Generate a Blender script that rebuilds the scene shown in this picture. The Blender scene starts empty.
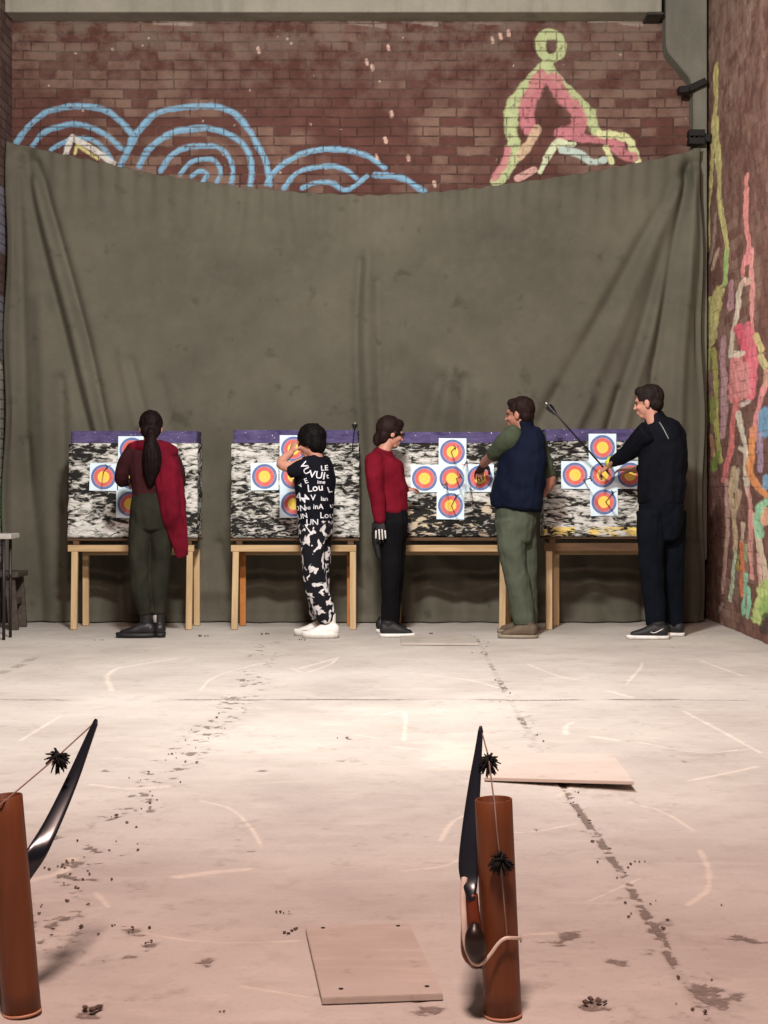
import bpy, bmesh, math, random
import numpy as np
from mathutils import Vector, Matrix, noise as mnoise

random.seed(7)
rng = np.random.default_rng(11)
scene = bpy.context.scene
COL = scene.collection

# ------------------------------------------------------------------ camera geometry (768 x 1024)
F, CX, CY, EYE = 1540.0, 392.0, 487.0, 1.03
def P(px, py, Y):
    """world point seen at a pixel of the photo when it stands Y metres from the camera"""
    return Vector(((px - CX) * Y / F, Y, EYE - (py - CY) * Y / F))
def G(px, py, z=0.0):
    """world point on the horizontal plane at height z seen at a pixel"""
    Y = (EYE - z) * F / (py - CY)
    return Vector(((px - CX) * Y / F, Y, z))

# ------------------------------------------------------------------ bookkeeping
def tag(o, label=None, cat=None, group=None, kind=None):
    if label: o['label'] = label
    if cat: o['category'] = cat
    if group: o['group'] = group
    if kind: o['kind'] = kind
    return o
def empty(name, loc=(0, 0, 0), rz=0.0):
    o = bpy.data.objects.new(name, None); COL.objects.link(o)
    o.location = loc; o.rotation_euler = (0, 0, rz); o.empty_display_size = 0.05
    return o
def link(name, me, mat=None, parent=None):
    o = bpy.data.objects.new(name, me); COL.objects.link(o)
    if mat is not None: me.materials.append(mat)
    if parent is not None:
        o.parent = parent
        # parents are only ever translated / rotated about z: keep world-space vertices right
        bpy.context.view_layer.update()
        o.matrix_parent_inverse = parent.matrix_world.inverted()
    return o
def from_bm(name, bm, mat=None, parent=None, smooth=False):
    bmesh.ops.recalc_face_normals(bm, faces=bm.faces)
    me = bpy.data.meshes.new(name); bm.to_mesh(me); bm.free()
    if smooth: me.polygons.foreach_set('use_smooth', [True] * len(me.polygons))
    return link(name, me, mat, parent)

# ------------------------------------------------------------------ shapes
def bm_box(bm, lo, hi, rot=None, bevel=0.0):
    lo, hi = Vector(lo), Vector(hi)
    c, s = (lo + hi) / 2, (hi - lo)
    m = Matrix.Translation(c) @ (rot.to_4x4() if rot else Matrix.Identity(4)) @ Matrix.Diagonal((*s, 1))
    r = bmesh.ops.create_cube(bm, size=1.0, matrix=m)
    if bevel:
        ed = list({e for v in r['verts'] for e in v.link_edges})
        bmesh.ops.bevel(bm, geom=ed, offset=bevel, segments=2, affect='EDGES', profile=0.5)
def bm_beam(bm, a, b, w, h, up=Vector((0, 0, 1)), bevel=0.003):
    """rectangular bar from a to b"""
    a, b = Vector(a), Vector(b)
    t = (b - a); L = t.length; t.normalize()
    if abs(t.dot(up)) > 0.95: up = Vector((0, 1, 0))
    x = t.cross(up).normalized(); y = x.cross(t).normalized()
    m = Matrix((x * w, y * h, t * L)).transposed().to_4x4()
    m.translation = (a + b) / 2
    r = bmesh.ops.create_cube(bm, size=1.0, matrix=m)
    if bevel:
        ed = list({e for v in r['verts'] for e in v.link_edges})
        bmesh.ops.bevel(bm, geom=ed, offset=bevel, segments=1, affect='EDGES')
def catmull(pts, n=4):
    pts = [np.array(p, float) for p in pts]
    if len(pts) < 3 or n <= 1: return pts
    q = [2 * pts[0] - pts[1]] + pts + [2 * pts[-1] - pts[-2]]
    out = []
    for i in range(1, len(q) - 2):
        for k in range(n):
            t = k / n
            out.append(0.5 * (2 * q[i] + (q[i + 1] - q[i - 1]) * t + (2 * q[i - 1] - 5 * q[i] + 4 * q[i + 1] - q[i + 2]) * t * t
                              + (3 * q[i] - q[i - 1] - 3 * q[i + 1] + q[i + 2]) * t ** 3))
    out.append(pts[-1])
    return out
def bm_tube(bm, pts, ab, lat=None, seg=14, n=4, cap=0.6, power=2.0):
    """closed loft along pts; ab = list of (a, b) half-widths (or one radius); lat = the direction of a"""
    ab = [(r, r) if not isinstance(r, (tuple, list)) else r for r in ab]
    packed = [tuple(p) + tuple(r) for p, r in zip(pts, ab)]
    sm = catmull(packed, n)
    C = [Vector(v[:3]) for v in sm]; R = [(max(v[3], 1e-4), max(v[4], 1e-4)) for v in sm]
    # rounded end caps
    if cap > 0:
        t0 = (C[0] - C[1]).normalized(); t1 = (C[-1] - C[-2]).normalized()
        r0, r1 = min(R[0]) * cap, min(R[-1]) * cap
        pre, post = [], []
        for f in (0.95, 0.75, 0.4):
            k = math.sqrt(1 - f * f)
            pre.append((C[0] + t0 * r0 * f, (R[0][0] * k, R[0][1] * k)))
        for f in (0.4, 0.75, 0.95):
            k = math.sqrt(1 - f * f)
            post.append((C[-1] + t1 * r1 * f, (R[-1][0] * k, R[-1][1] * k)))
        C = [p for p, _ in pre] + C + [p for p, _ in post]
        R = [r for _, r in pre] + R + [r for _, r in post]
    rings = []; prev = None
    for i, c in enumerate(C):
        t = (C[min(i + 1, len(C) - 1)] - C[max(i - 1, 0)])
        if t.length < 1e-9: t = Vector((0, 0, 1))
        t.normalize()
        ref = Vector(lat) if lat is not None else (prev if prev is not None else (Vector((1, 0, 0)) if abs(t.x) < 0.8 else Vector((0, 1, 0))))
        x = (ref - t * ref.dot(t))
        if x.length < 1e-6: x = t.orthogonal()
        x.normalize(); y = t.cross(x).normalized(); prev = x
        ring = []
        for k in range(seg):
            an = 2 * math.pi * k / seg
            ca, sa = math.cos(an), math.sin(an)
            if power != 2.0:
                e = 2.0 / power
                ca = math.copysign(abs(ca) ** e, ca); sa = math.copysign(abs(sa) ** e, sa)
            ring.append(bm.verts.new(c + x * R[i][0] * ca + y * R[i][1] * sa))
        rings.append(ring)
    for r0, r1 in zip(rings, rings[1:]):
        for k in range(seg):
            bm.faces.new((r0[k], r0[(k + 1) % seg], r1[(k + 1) % seg], r1[k]))
    bm.faces.new(list(reversed(rings[0]))); bm.faces.new(rings[-1])
def bm_ell(bm, c, r, basis=None, u=16, v=10):
    m = Matrix.Identity(4)
    if basis is not None:
        m = Matrix((basis[0], basis[1], basis[2])).transposed().to_4x4()
    m = Matrix.Translation(Vector(c)) @ m @ Matrix.Diagonal((r[0], r[1], r[2], 1))
    bmesh.ops.create_uvsphere(bm, u_segments=u, v_segments=v, radius=1.0, matrix=m)
def skinned(name, bm, mat, parent, voxel=0.006, smooth=3, fold=0.0, fscale=(9, 9, 4), seed=0.0, post=None):
    """union of the closed shapes in bm as one continuous surface"""
    bmesh.ops.recalc_face_normals(bm, faces=bm.faces)
    me = bpy.data.meshes.new(name + '_tmp'); bm.to_mesh(me); bm.free()
    o = bpy.data.objects.new(name + '_tmp', me); COL.objects.link(o)
    md = o.modifiers.new('r', 'REMESH'); md.mode = 'VOXEL'; md.voxel_size = voxel; md.use_smooth_shade = True
    if smooth:
        ms = o.modifiers.new('s', 'SMOOTH'); ms.factor = 0.5; ms.iterations = smooth
    dg = bpy.context.evaluated_depsgraph_get(); dg.update()
    out = bpy.data.meshes.new_from_object(o.evaluated_get(dg))
    bpy.data.objects.remove(o); bpy.data.meshes.remove(me)
    out.name = name
    n = len(out.vertices)
    if fold:
        co = np.empty(n * 3, np.float32); no = np.empty(n * 3, np.float32)
        out.vertices.foreach_get('co', co); out.vertices.foreach_get('normal', no)
        co = co.reshape(-1, 3); no = no.reshape(-1, 3)
        d = np.array([mnoise.noise(Vector((p[0] * fscale[0] + seed, p[1] * fscale[1], p[2] * fscale[2] + p[0] * 5)))
                      + 0.5 * mnoise.noise(Vector((p[0] * 22, p[1] * 22 + seed, p[2] * 17 - p[0] * 9))) for p in co], np.float32)
        co = co + no * (d * fold)[:, None]
        out.vertices.foreach_set('co', co.ravel().astype(np.float32))
    if post: post(out)
    out.polygons.foreach_set('use_smooth', [True] * len(out.polygons))
    out.update()
    out.materials.clear()
    return link(name, out, mat, parent)

# ------------------------------------------------------------------ numpy noise and strokes
_perm = rng.random((64, 64, 4))
def vnoise(x, y, k=0):
    xi = np.floor(x).astype(int); yi = np.floor(y).astype(int)
    fx = x - xi; fy = y - yi
    fx = fx * fx * (3 - 2 * fx); fy = fy * fy * (3 - 2 * fy)
    g = lambda i, j: _perm[(xi + i) % 64, (yi + j) % 64, k % 4]
    return (g(0, 0) * (1 - fx) + g(1, 0) * fx) * (1 - fy) + (g(0, 1) * (1 - fx) + g(1, 1) * fx) * fy
def fbm(x, y, k=0, o=3):
    s, a, t = 0, 1.0, 0
    for i in range(o):
        s = s + a * vnoise(x * 2 ** i + 13.7 * i, y * 2 ** i + 5.1 * i, k + i); t += a; a *= 0.5
    return s / t
def poly_dist(u, v, poly):
    """distance of points to a polyline, and which fraction along it"""
    d = np.full(u.shape, 1e9)
    for (x0, y0), (x1, y1) in zip(poly, poly[1:]):
        dx, dy = x1 - x0, y1 - y0
        L = dx * dx + dy * dy + 1e-12
        t = np.clip(((u - x0) * dx + (v - y0) * dy) / L, 0, 1)
        d = np.minimum(d, np.hypot(u - x0 - t * dx, v - y0 - t * dy))
    return d
def sstep(a, b, x):
    t = np.clip((x - a) / (b - a), 0, 1); return t * t * (3 - 2 * t)
def lin(c):
    return tuple(((v / 255) / 12.92 if v / 255 <= 0.04045 else ((v / 255 + 0.055) / 1.055) ** 2.4) for v in c)
def grid_mesh(name, us, vs, fn):
    """grid of quads; fn(U, V) -> X, Y, Z arrays"""
    U, V = np.meshgrid(us, vs)
    X, Y, Z = fn(U, V)
    nx, ny = len(us), len(vs)
    co = np.stack([X, Y, Z], -1).reshape(-1, 3).astype(np.float32)
    i = np.arange(nx * ny).reshape(ny, nx)
    q = np.stack([i[:-1, :-1], i[:-1, 1:], i[1:, 1:], i[1:, :-1]], -1).reshape(-1, 4)
    me = bpy.data.meshes.new(name)
    me.vertices.add(len(co)); me.vertices.foreach_set('co', co.ravel())
    me.loops.add(q.size); me.loops.foreach_set('vertex_index', q.ravel().astype(np.int32))
    me.polygons.add(len(q)); me.polygons.foreach_set('loop_start', np.arange(0, q.size, 4, dtype=np.int32))
    me.polygons.foreach_set('use_smooth', np.ones(len(q), dtype=bool))
    me.update(calc_edges=True); me.validate()
    return me, U, V
def set_attr(me, name, rgba):
    a = me.color_attributes.new(name, 'FLOAT_COLOR', 'POINT')
    a.data.foreach_set('color', np.ascontiguousarray(rgba, np.float32).ravel())

# ------------------------------------------------------------------ materials
class NT:
    def __init__(s, name):
        s.m = bpy.data.materials.new(name); s.m.use_nodes = True
        s.t = s.m.node_tree; s.b = s.t.nodes['Principled BSDF']
    def n(s, typ, **kw):
        nd = s.t.nodes.new(typ)
        for k, v in kw.items():
            if k in nd.inputs: nd.inputs[k].default_value = v
            else: setattr(nd, k, v)
        return nd
    def l(s, a, b): s.t.links.new(a, b)
    def ramp(s, src, stops, interp='LINEAR'):
        r = s.n('ShaderNodeValToRGB'); r.color_ramp.interpolation = interp
        while len(r.color_ramp.elements) < len(stops): r.color_ramp.elements.new(0.5)
        for e, (p, c) in zip(r.color_ramp.elements, stops):
            e.position = p; e.color = (*c, 1) if len(c) == 3 else c
        s.l(src, r.inputs[0]); return r.outputs[0]
    def mix(s, fac, a, b, mode='MIX'):
        m = s.n('ShaderNodeMix', data_type='RGBA', blend_type=mode)
        for sock, v in ((m.inputs[0], fac), (m.inputs[6], a), (m.inputs[7], b)):
            if hasattr(v, 'is_linked'): s.l(v, sock)
            elif isinstance(v, (int, float)): sock.default_value = v
            else: sock.default_value = (*v, 1) if len(v) == 3 else v
        return m.outputs[2]
    def math(s, op, a, b=None):
        m = s.n('ShaderNodeMath', operation=op)
        for i, v in enumerate((a, b)):
            if v is None: continue
            if hasattr(v, 'is_linked'): s.l(v, m.inputs[i])
            else: m.inputs[i].default_value = v
        return m.outputs[0]
    def coord(s, scale=(1, 1, 1), rot=(0, 0, 0), kind='Object', loc=(0, 0, 0)):
        tc = s.n('ShaderNodeTexCoord'); mp = s.n('ShaderNodeMapping')
        mp.inputs['Scale'].default_value = scale; mp.inputs['Rotation'].default_value = rot; mp.inputs['Location'].default_value = loc
        s.l(tc.outputs[kind], mp.inputs[0]); return mp.outputs[0]
    def noise(s, vec, scale, detail=4, rough=0.55, dist=0.0):
        nd = s.n('ShaderNodeTexNoise', Scale=scale, Detail=detail, Roughness=rough, Distortion=dist)
        if vec is not None: s.l(vec, nd.inputs['Vector'])
        return nd.outputs['Fac']
    def bump(s, h, strength=0.3, dist=0.01):
        b = s.n('ShaderNodeBump', Strength=strength, Distance=dist); s.l(h, b.inputs['Height']); s.l(b.outputs[0], s.b.inputs['Normal'])
    def color(s, v):
        if hasattr(v, 'is_linked'): s.l(v, s.b.inputs['Base Color'])
        else: s.b.inputs['Base Color'].default_value = (*v, 1)
    def rough(s, v, spec=0.3):
        if hasattr(v, 'is_linked'): s.l(v, s.b.inputs['Roughness'])
        else: s.b.inputs['Roughness'].default_value = v
        s.b.inputs['Specular IOR Level'].default_value = spec

def cloth_mat(name, rgb, var=0.25, scale=6, rough=0.92, bump=0.25, fine=220, second=None):
    t = NT(name); v = t.coord()
    n1 = t.noise(v, scale, 5, 0.6); n2 = t.noise(v, fine, 2, 0.5)
    c = lin(rgb)
    lo = tuple(x * (1 - var) for x in c); hi = tuple(min(1, x * (1 + var)) for x in c)
    if second: hi = lin(second)
    col = t.ramp(n1, [(0.3, lo), (0.7, hi)])
    t.color(col); t.rough(rough, 0.07)
    t.bump(n2, bump, 0.003)
    return t.m
def plain(name, rgb, rough=0.5, metal=0.0, spec=0.4, var=0.12, scale=25):
    t = NT(name); v = t.coord(); n = t.noise(v, scale, 4)
    c = lin(rgb)
    t.color(t.ramp(n, [(0.3, tuple(x * (1 - var) for x in c)), (0.7, tuple(min(1, x * (1 + var)) for x in c))]))
    t.rough(rough, spec); t.b.inputs['Metallic'].default_value = metal
    return t.m
def wood_mat(name, dark, light, axis='z', rough=0.7):
    t = NT(name)
    sc = {'x': (2, 26, 26), 'y': (26, 2, 26), 'z': (26, 26, 2)}[axis]
    v = t.coord(sc); n = t.noise(v, 1.0, 5, 0.6, 0.6); k = t.noise(t.coord(), 3.0, 3)
    base = t.ramp(n, [(0.3, lin(dark)), (0.7, lin(light))])
    t.color(t.mix(t.math('MULTIPLY', k, 0.3), base, lin(dark)))
    t.rough(rough, 0.25); t.bump(n, 0.15, 0.002)
    return t.m

def brick_mat(name, plane, base, tan, mortar, paint=True, rowh=0.0745, tanmask=True, plaster=None, waste=.4, wear=.30, jr=(.36, .62), jb=1.0, pj=.8):
    t = NT(name)
    tc = t.n('ShaderNodeTexCoord'); sx = t.n('ShaderNodeSeparateXYZ'); t.l(tc.outputs['Object'], sx.inputs[0])
    cb = t.n('ShaderNodeCombineXYZ')
    t.l(sx.outputs['X' if plane == 'xz' else 'Y'], cb.inputs[0]); t.l(sx.outputs['Z'], cb.inputs[1])
    # a little waviness so that the courses are not ruled
    wob = t.n('ShaderNodeTexNoise', Scale=2.2, Detail=2); t.l(cb.outputs[0], wob.inputs['Vector'])
    off = t.n('ShaderNodeVectorMath', operation='MULTIPLY_ADD'); t.l(wob.outputs['Color'], off.inputs[0])
    off.inputs[1].default_value = (0.03, 0.03, 0); t.l(cb.outputs[0], off.inputs[2])
    br = t.n('ShaderNodeTexBrick', offset=0.5, offset_frequency=2, squash=0.5, squash_frequency=3)
    t.l(off.outputs[0], br.inputs['Vector'])
    for k, v in (('Scale', 1.0), ('Mortar Size', 0.0065), ('Mortar Smooth', 0.35), ('Bias', 0.0), ('Brick Width', 0.262), ('Row Height', rowh)):
        br.inputs[k].default_value = v
    br.inputs['Color1'].default_value = (0, 0, 0, 1); br.inputs['Color2'].default_value = (1, 1, 1, 1); br.inputs['Mortar'].default_value = (0.5, 0.5, 0.5, 1)
    big = t.noise(cb.outputs[0], 0.75, 4, 0.6); mid = t.noise(cb.outputs[0], 5.0, 5, 0.65); fine = t.noise(cb.outputs[0], 60.0, 4, 0.7)
    red = t.ramp(mid, [(0.25, tuple(x * 0.62 for x in lin(base))), (0.55, lin(base)), (0.8, tuple(min(1, x * 1.45) for x in lin(base)))])
    each = t.n('ShaderNodeSeparateColor'); t.l(br.outputs['Color'], each.inputs[0])
    rv = each.outputs[0]
    col = t.mix(t.math('MULTIPLY', rv, 0.28), red, tuple(x * 0.55 for x in lin(base)))
    if tanmask:
        # pale worn bricks in patches
        m = t.math('MULTIPLY', t.math('GREATER_THAN', rv, 0.42), t.ramp(big, [(0.47, (0, 0, 0)), (0.56, (1, 1, 1))]))
        m = t.math('MULTIPLY', m, t.ramp(mid, [(0.3, (0.25,) * 3), (0.6, (0.85,) * 3)]))
        col = t.mix(m, col, lin(tan))
    col = t.mix(t.math('MULTIPLY', fine, 0.35), col, tuple(x * 0.5 for x in lin(base)))
    mort = t.ramp(fine, [(0.35, tuple(x * 0.45 for x in lin(mortar))), (0.7, lin(mortar))])
    # joints are filled or worn away in patches
    jn = t.noise(cb.outputs[0], 7.0, 4, 0.7)
    jf = t.math('MULTIPLY', br.outputs['Fac'], t.ramp(jn, [(jr[0], (1 - waste,) * 3), (jr[1], (1, 1, 1))]))
    col = t.mix(jf, col, mort)
    if plaster:   # rough plaster smears towards the top of the wall
        zr = t.n('ShaderNodeMapRange'); t.l(sx.outputs['Z'], zr.inputs[0])
        zr.inputs[1].default_value = plaster[0]; zr.inputs[2].default_value = plaster[1]
        pm = t.math('MULTIPLY', zr.outputs[0], t.ramp(mid, [(0.42, (0, 0, 0)), (0.6, (1, 1, 1))]))
        col = t.mix(pm, col, lin(plaster[2]))
    # specks of white paint and lime
    sp = t.n('ShaderNodeTexVoronoi', Scale=9.0); t.l(cb.outputs[0], sp.inputs['Vector'])
    spm = t.math('MULTIPLY', t.math('LESS_THAN', sp.outputs['Distance'], 0.11), t.math('GREATER_THAN', mid, 0.55))
    col = t.mix(t.math('MULTIPLY', spm, 0.55), col, (0.5, 0.42, 0.36))
    if paint:
        at = t.n('ShaderNodeAttribute', attribute_name='paint', attribute_type='GEOMETRY')
        keep = t.math('SUBTRACT', 1.0, t.math('MULTIPLY', jf, pj))
        wear = t.ramp(t.noise(cb.outputs[0], 22.0, 4, 0.7), [(wear, (0.15,) * 3), (wear + .17, (1, 1, 1))])
        a = t.math('MULTIPLY', t.math('MULTIPLY', at.outputs['Alpha'], keep), wear)
        col = t.mix(a, col, at.outputs['Color'])
    t.color(col); t.rough(0.92, 0.2)
    h = t.math('SUBTRACT', t.math('MULTIPLY', mid, 0.8), t.math('MULTIPLY', jf, jb))
    h = t.math('ADD', h, t.math('MULTIPLY', fine, 0.35))
    t.bump(h, 0.8, 0.012)
    return t.m

def concrete_mat(name, a, b, rough=0.9):
    t = NT(name); v = t.coord()
    n = t.noise(v, 1.6, 6, 0.65); f = t.noise(v, 40, 4, 0.7); s = t.noise(t.coord((3, 3, 0.4)), 3, 4)
    col = t.ramp(n, [(0.3, lin(a)), (0.7, lin(b))])
    col = t.mix(t.math('MULTIPLY', f, 0.25), col, tuple(x * 0.5 for x in lin(a)))
    col = t.mix(t.ramp(s, [(0.5, (0, 0, 0)), (0.75, (0.4,) * 3)]), col, tuple(x * 0.55 for x in lin(a)))
    t.color(col); t.rough(rough, 0.2); t.bump(t.math('ADD', n, f), 0.4, 0.01)
    return t.m

# ================================================================== THE ROOM
XL, XR, YB = -2.985, 2.467, 12.1
ZTOP = 5.6

# ---------------------------------------------------------------- floor
ys = [-1.5, -0.5, 0.5, 1.3, 2.0, 2.5, 2.8]
y = 2.9
while y < YB + 0.05:
    ys.append(y); y += 0.0021 * y
ys.append(YB + 0.1)
xs = np.linspace(XL - 0.1, XR + 0.1, 900)
crack = []      # (polyline in px, half width m, depth)
def gp(pts): return [tuple(G(*p)[:2]) for p in pts]
main_crack = gp([(476, 636), (487, 656), (504, 688), (522, 720), (545, 757), (566, 790), (600, 840), (622, 872), (644, 910), (668, 950), (700, 1006), (722, 1044)])
left_crack = gp([(272, 640), (262, 656), (246, 690), (228, 712), (196, 742), (160, 776), (132, 812), (104, 842), (76, 868), (54, 900), (40, 940)])
joint_y = G(384, 699)[1]
scuffs = [([(112, 690), (107, 676), (118, 668), (140, 664), (176, 658)], .018), ([(300, 668), (336, 658)], .016), ([(292, 668), (306, 672), (330, 664), (338, 657)], .012),
          ([(408, 672), (470, 680), (500, 688)], .012), ([(528, 664), (560, 676), (588, 681)], .010), ([(606, 690), (632, 697)], .022), ([(626, 684), (640, 668), (642, 662)], .012),
          ([(390, 746), (452, 752), (470, 751)], .014), ([(684, 711), (720, 730), (760, 752)], .012), ([(690, 780), (730, 772), (756, 766)], .014), ([(566, 734), (566, 726), (572, 722)], .016),
          ([(592, 736), (618, 740)], .02), ([(700, 850), (708, 868), (708, 888), (694, 900), (688, 904)], .010), ([(630, 802), (664, 812), (694, 830)], .008),
          ([(516, 832), (540, 830), (576, 823)], .007), ([(440, 840), (452, 822), (466, 814)], .010), ([(524, 934), (560, 932)], .006), ([(404, 870), (440, 866), (462, 858)], .008),
          ([(560, 795), (588, 772), (592, 760)], .012), ([(200, 800), (230, 808), (250, 826), (262, 846)], .007), ([(178, 876), (214, 872), (250, 868)], .022),
          ([(146, 932), (176, 938), (230, 942), (300, 940)], .006), ([(96, 892), (108, 906)], .008), ([(384, 714), (404, 712), (404, 740)], .012), ([(240, 668), (270, 662)], .010),
          ([(92, 784), (130, 788), (170, 786)], .018), ([(30, 880), (60, 872), (74, 858)], .02), ([(700, 660), (744, 676)], .012), ([(200, 690), (216, 676), (262, 662)], .008), ([(330, 730), (380, 738)], .007), ([(640, 742), (700, 752), (752, 748)], .007), ([(20, 740), (60, 716)], .010), ([(590, 900), (640, 878)], .005), ([(240, 985), (330, 1000)], .004)]
chips = [(134, 930, .05), (88, 1009, .035), (150, 944, .03), (590, 1004, .04), (570, 936, .07), (742, 938, .045), (290, 912, .02), (52, 836, .03), (76, 862, .03), (700, 990, .05),
         (340, 760, .02), (262, 770, .03), (690, 760, .03), (350, 738, .02), (432, 1010, .04), (720, 1000, .06), (104, 770, .025), (620, 960, .03), (210, 960, .03), (250, 850, .02), (130, 955, .02)]
def floor_fn(U, V):
    global cr, sc, ch, pl
    n1 = fbm(U * 14, V * 14, 0); n2 = fbm(U * 40, V * 40, 1); n3 = fbm(U * 3, V * 3, 2)
    d = poly_dist(U, V, main_crack)
    w = 0.015 + 0.022 * np.clip(n1 - .3, 0, 1)
    c1 = sstep(1.0, 0.45, d / w) * sstep(0.30, 0.50, n2) * (0.45 + 0.55 * sstep(.38, .6, fbm(U * 2.5, V * 2.5, 1)))
    edge = sstep(0.16, 0.0, d) * sstep(0.56, 0.7, n1) * sstep(.45, .6, n2) * 0.7
    d2 = poly_dist(U, V, left_crack)
    c2 = sstep(0.17, 0.02, d2) * sstep(0.50, 0.62, n1) * sstep(0.40, 0.58, n2)
    dj = np.abs(V - joint_y - 0.05 * (n3 - .5))
    c3 = sstep(0.035, 0.012, dj) * sstep(0.42, 0.56, fbm(U * 3.2, V * 9, 3)) * 0.8
    d4 = poly_dist(U, V, gp([(0, 673), (20, 665), (36, 656)]))
    c4 = sstep(0.05, 0.02, d4) * sstep(.4, .55, n1) * .6
    ch = np.zeros_like(U)
    for px, py, r in chips:
        g = G(px, py)
        dd = np.hypot((U - g[0]), (V - g[1]) * 0.8) / r
        ch = np.maximum(ch, sstep(1.0, 0.35, dd + (n2 - .5) * 1.6 + (n1 - .5) * 1.2))
    rnd = sstep(0.70, 0.76, fbm(U * 9, V * 9, 3, 2)) * sstep(.5, .62, n2) * 0.45
    cr = np.clip(np.maximum.reduce([c1, edge, c2, c3, c4, ch * 0.85, rnd]), 0, 1)
    sc = np.zeros_like(U)
    for pts, w0 in scuffs:
        q = gp(pts)
        q = [tuple(v) for v in catmull([(a, b) for a, b in q], 5)]
        bx0, bx1 = min(a for a, b in q) - .2, max(a for a, b in q) + .2; by0, by1 = min(b for a, b in q) - .2, max(b for a, b in q) + .2
        mk = (U > bx0) & (U < bx1) & (V > by0) & (V < by1)
        dd = poly_dist(U[mk], V[mk], q)
        sc[mk] = np.maximum(sc[mk], sstep(w0 * 1.15, w0 * 0.25, dd + (n2[mk] - .5) * w0 * 1.2) * (0.35 + 0.6 * n1[mk]))
    # broad pale worn spot and the dust pile behind the bow
    g = G(452, 752); sc = np.maximum(sc, 0.55 * sstep(0.28, 0.05, np.hypot((U - g[0]) * 1.6, (V - g[1]) * .55) + (n1 - .5) * .25))
    pl = n3
    Z = -0.005 * np.maximum(np.maximum(c1, c2), ch) - 0.002 * c3 + 0.002 * (n3 - .5) + 0.001 * (n1 - .5)
    Z = np.where(V < 2.85, 0, Z)
    return U, V, Z - 0.002
me, U, V = grid_mesh('floor', xs, np.array(ys), floor_fn)
set_attr(me, 'wear', np.stack([cr, sc, pl, np.ones_like(cr)], -1))
t = NT('dusty_concrete'); v = t.coord()
at = t.n('ShaderNodeAttribute', attribute_name='wear', attribute_type='GEOMETRY'); sp = t.n('ShaderNodeSeparateColor'); t.l(at.outputs['Color'], sp.inputs[0])
n1 = t.noise(v, 1.1, 6, 0.62); n2 = t.noise(v, 9, 6, 0.7); n3 = t.noise(v, 70, 4, 0.7); st = t.noise(t.coord((1.0, 3.5, 1)), 3.0, 5, 0.65)
col = t.ramp(n1, [(0.28, lin((168, 160, 153))), (0.52, lin((186, 180, 172))), (0.75, lin((200, 195, 187)))])
col = t.mix(t.ramp(n2, [(0.52, (0, 0, 0)), (0.74, (0.30,) * 3)]), col, lin((140, 127, 115)))
col = t.mix(t.ramp(st, [(0.52, (0, 0, 0)), (0.75, (0.30,) * 3)]), col, lin((215, 208, 198)))
col = t.mix(t.ramp(n3, [(0.55, (0, 0, 0)), (0.8, (0.30,) * 3)]), col, lin((120, 108, 98)))
col = t.mix(t.math('MULTIPLY', sp.outputs[1], 0.55), col, lin((238, 226, 208)))
gr = t.noise(t.coord((1, 1.6, 1)), 55, 5, 0.75)
crk = t.ramp(t.math('ADD', t.math('MULTIPLY', sp.outputs[0], 0.62), gr), [(0.78, (0, 0, 0)), (0.98, (1, 1, 1))])
crk = t.math('MAXIMUM', crk, t.math('MULTIPLY', sp.outputs[0], 0.35))
col = t.mix(t.math('MULTIPLY', crk, 0.75), col, t.ramp(n3, [(0.35, lin((60, 48, 42))), (0.7, lin((116, 98, 86)))]))
t.color(col); t.rough(t.ramp(n2, [(0.3, (0.75,) * 3), (0.7, (0.95,) * 3)]), 0.25)
t.bump(t.math('ADD', t.math('MULTIPLY', n2, 0.8), t.math('MULTIPLY', n3, 0.5)), 0.25, 0.003)
tag(link('floor', me, t.m), kind='structure')

# ---------------------------------------------------------------- painted walls
def paint_layers(A, B, strokes, su=1.0, base_noise=24):
    """A, B wall coordinates in metres; strokes = (polyline, half width, rgb, alpha)"""
    rgba = np.zeros(A.shape + (4,))
    n = fbm(A * base_noise, B * base_noise, 1); n2 = fbm(A * 5, B * 5, 2)
    for poly, hw, rgb, al in strokes:
        poly = [tuple(v) for v in catmull(poly, 5)]
        m = hw * 2.5
        mk = (A > min(p[0] for p in poly) - m) & (A < max(p[0] for p in poly) + m) & (B > min(p[1] for p in poly) - m) & (B < max(p[1] for p in poly) + m)
        if not mk.any(): continue
        d = poly_dist(A[mk], B[mk], poly)
        w = hw * (0.8 + 0.45 * n2[mk])
        a = sstep(1.1, 0.75, d / w + (n[mk] - .5) * 0.7) * al
        c = np.array(lin(rgb)) * (0.85 + 0.3 * n[mk])[:, None]
        o = rgba[mk]
        na = a + o[:, 3] * (1 - a)
        o[:, :3] = np.where(na[:, None] > 1e-4, (c * a[:, None] + o[:, :3] * (o[:, 3] * (1 - a))[:, None]) / np.maximum(na, 1e-4)[:, None], c)
        o[:, 3] = na
        rgba[mk] = o
    return rgba
def bw(pts):
    return [((px - CX) * YB / F, EYE - (py - CY) * YB / F) for px, py in pts]
pxm = YB / F
BLUE = (112, 157, 184); LBLUE = (138, 180, 202); LIME = (178, 192, 142); PINK = (192, 124, 130); WHITE = (210, 210, 202); YEL = (206, 202, 136)
S = []
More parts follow.
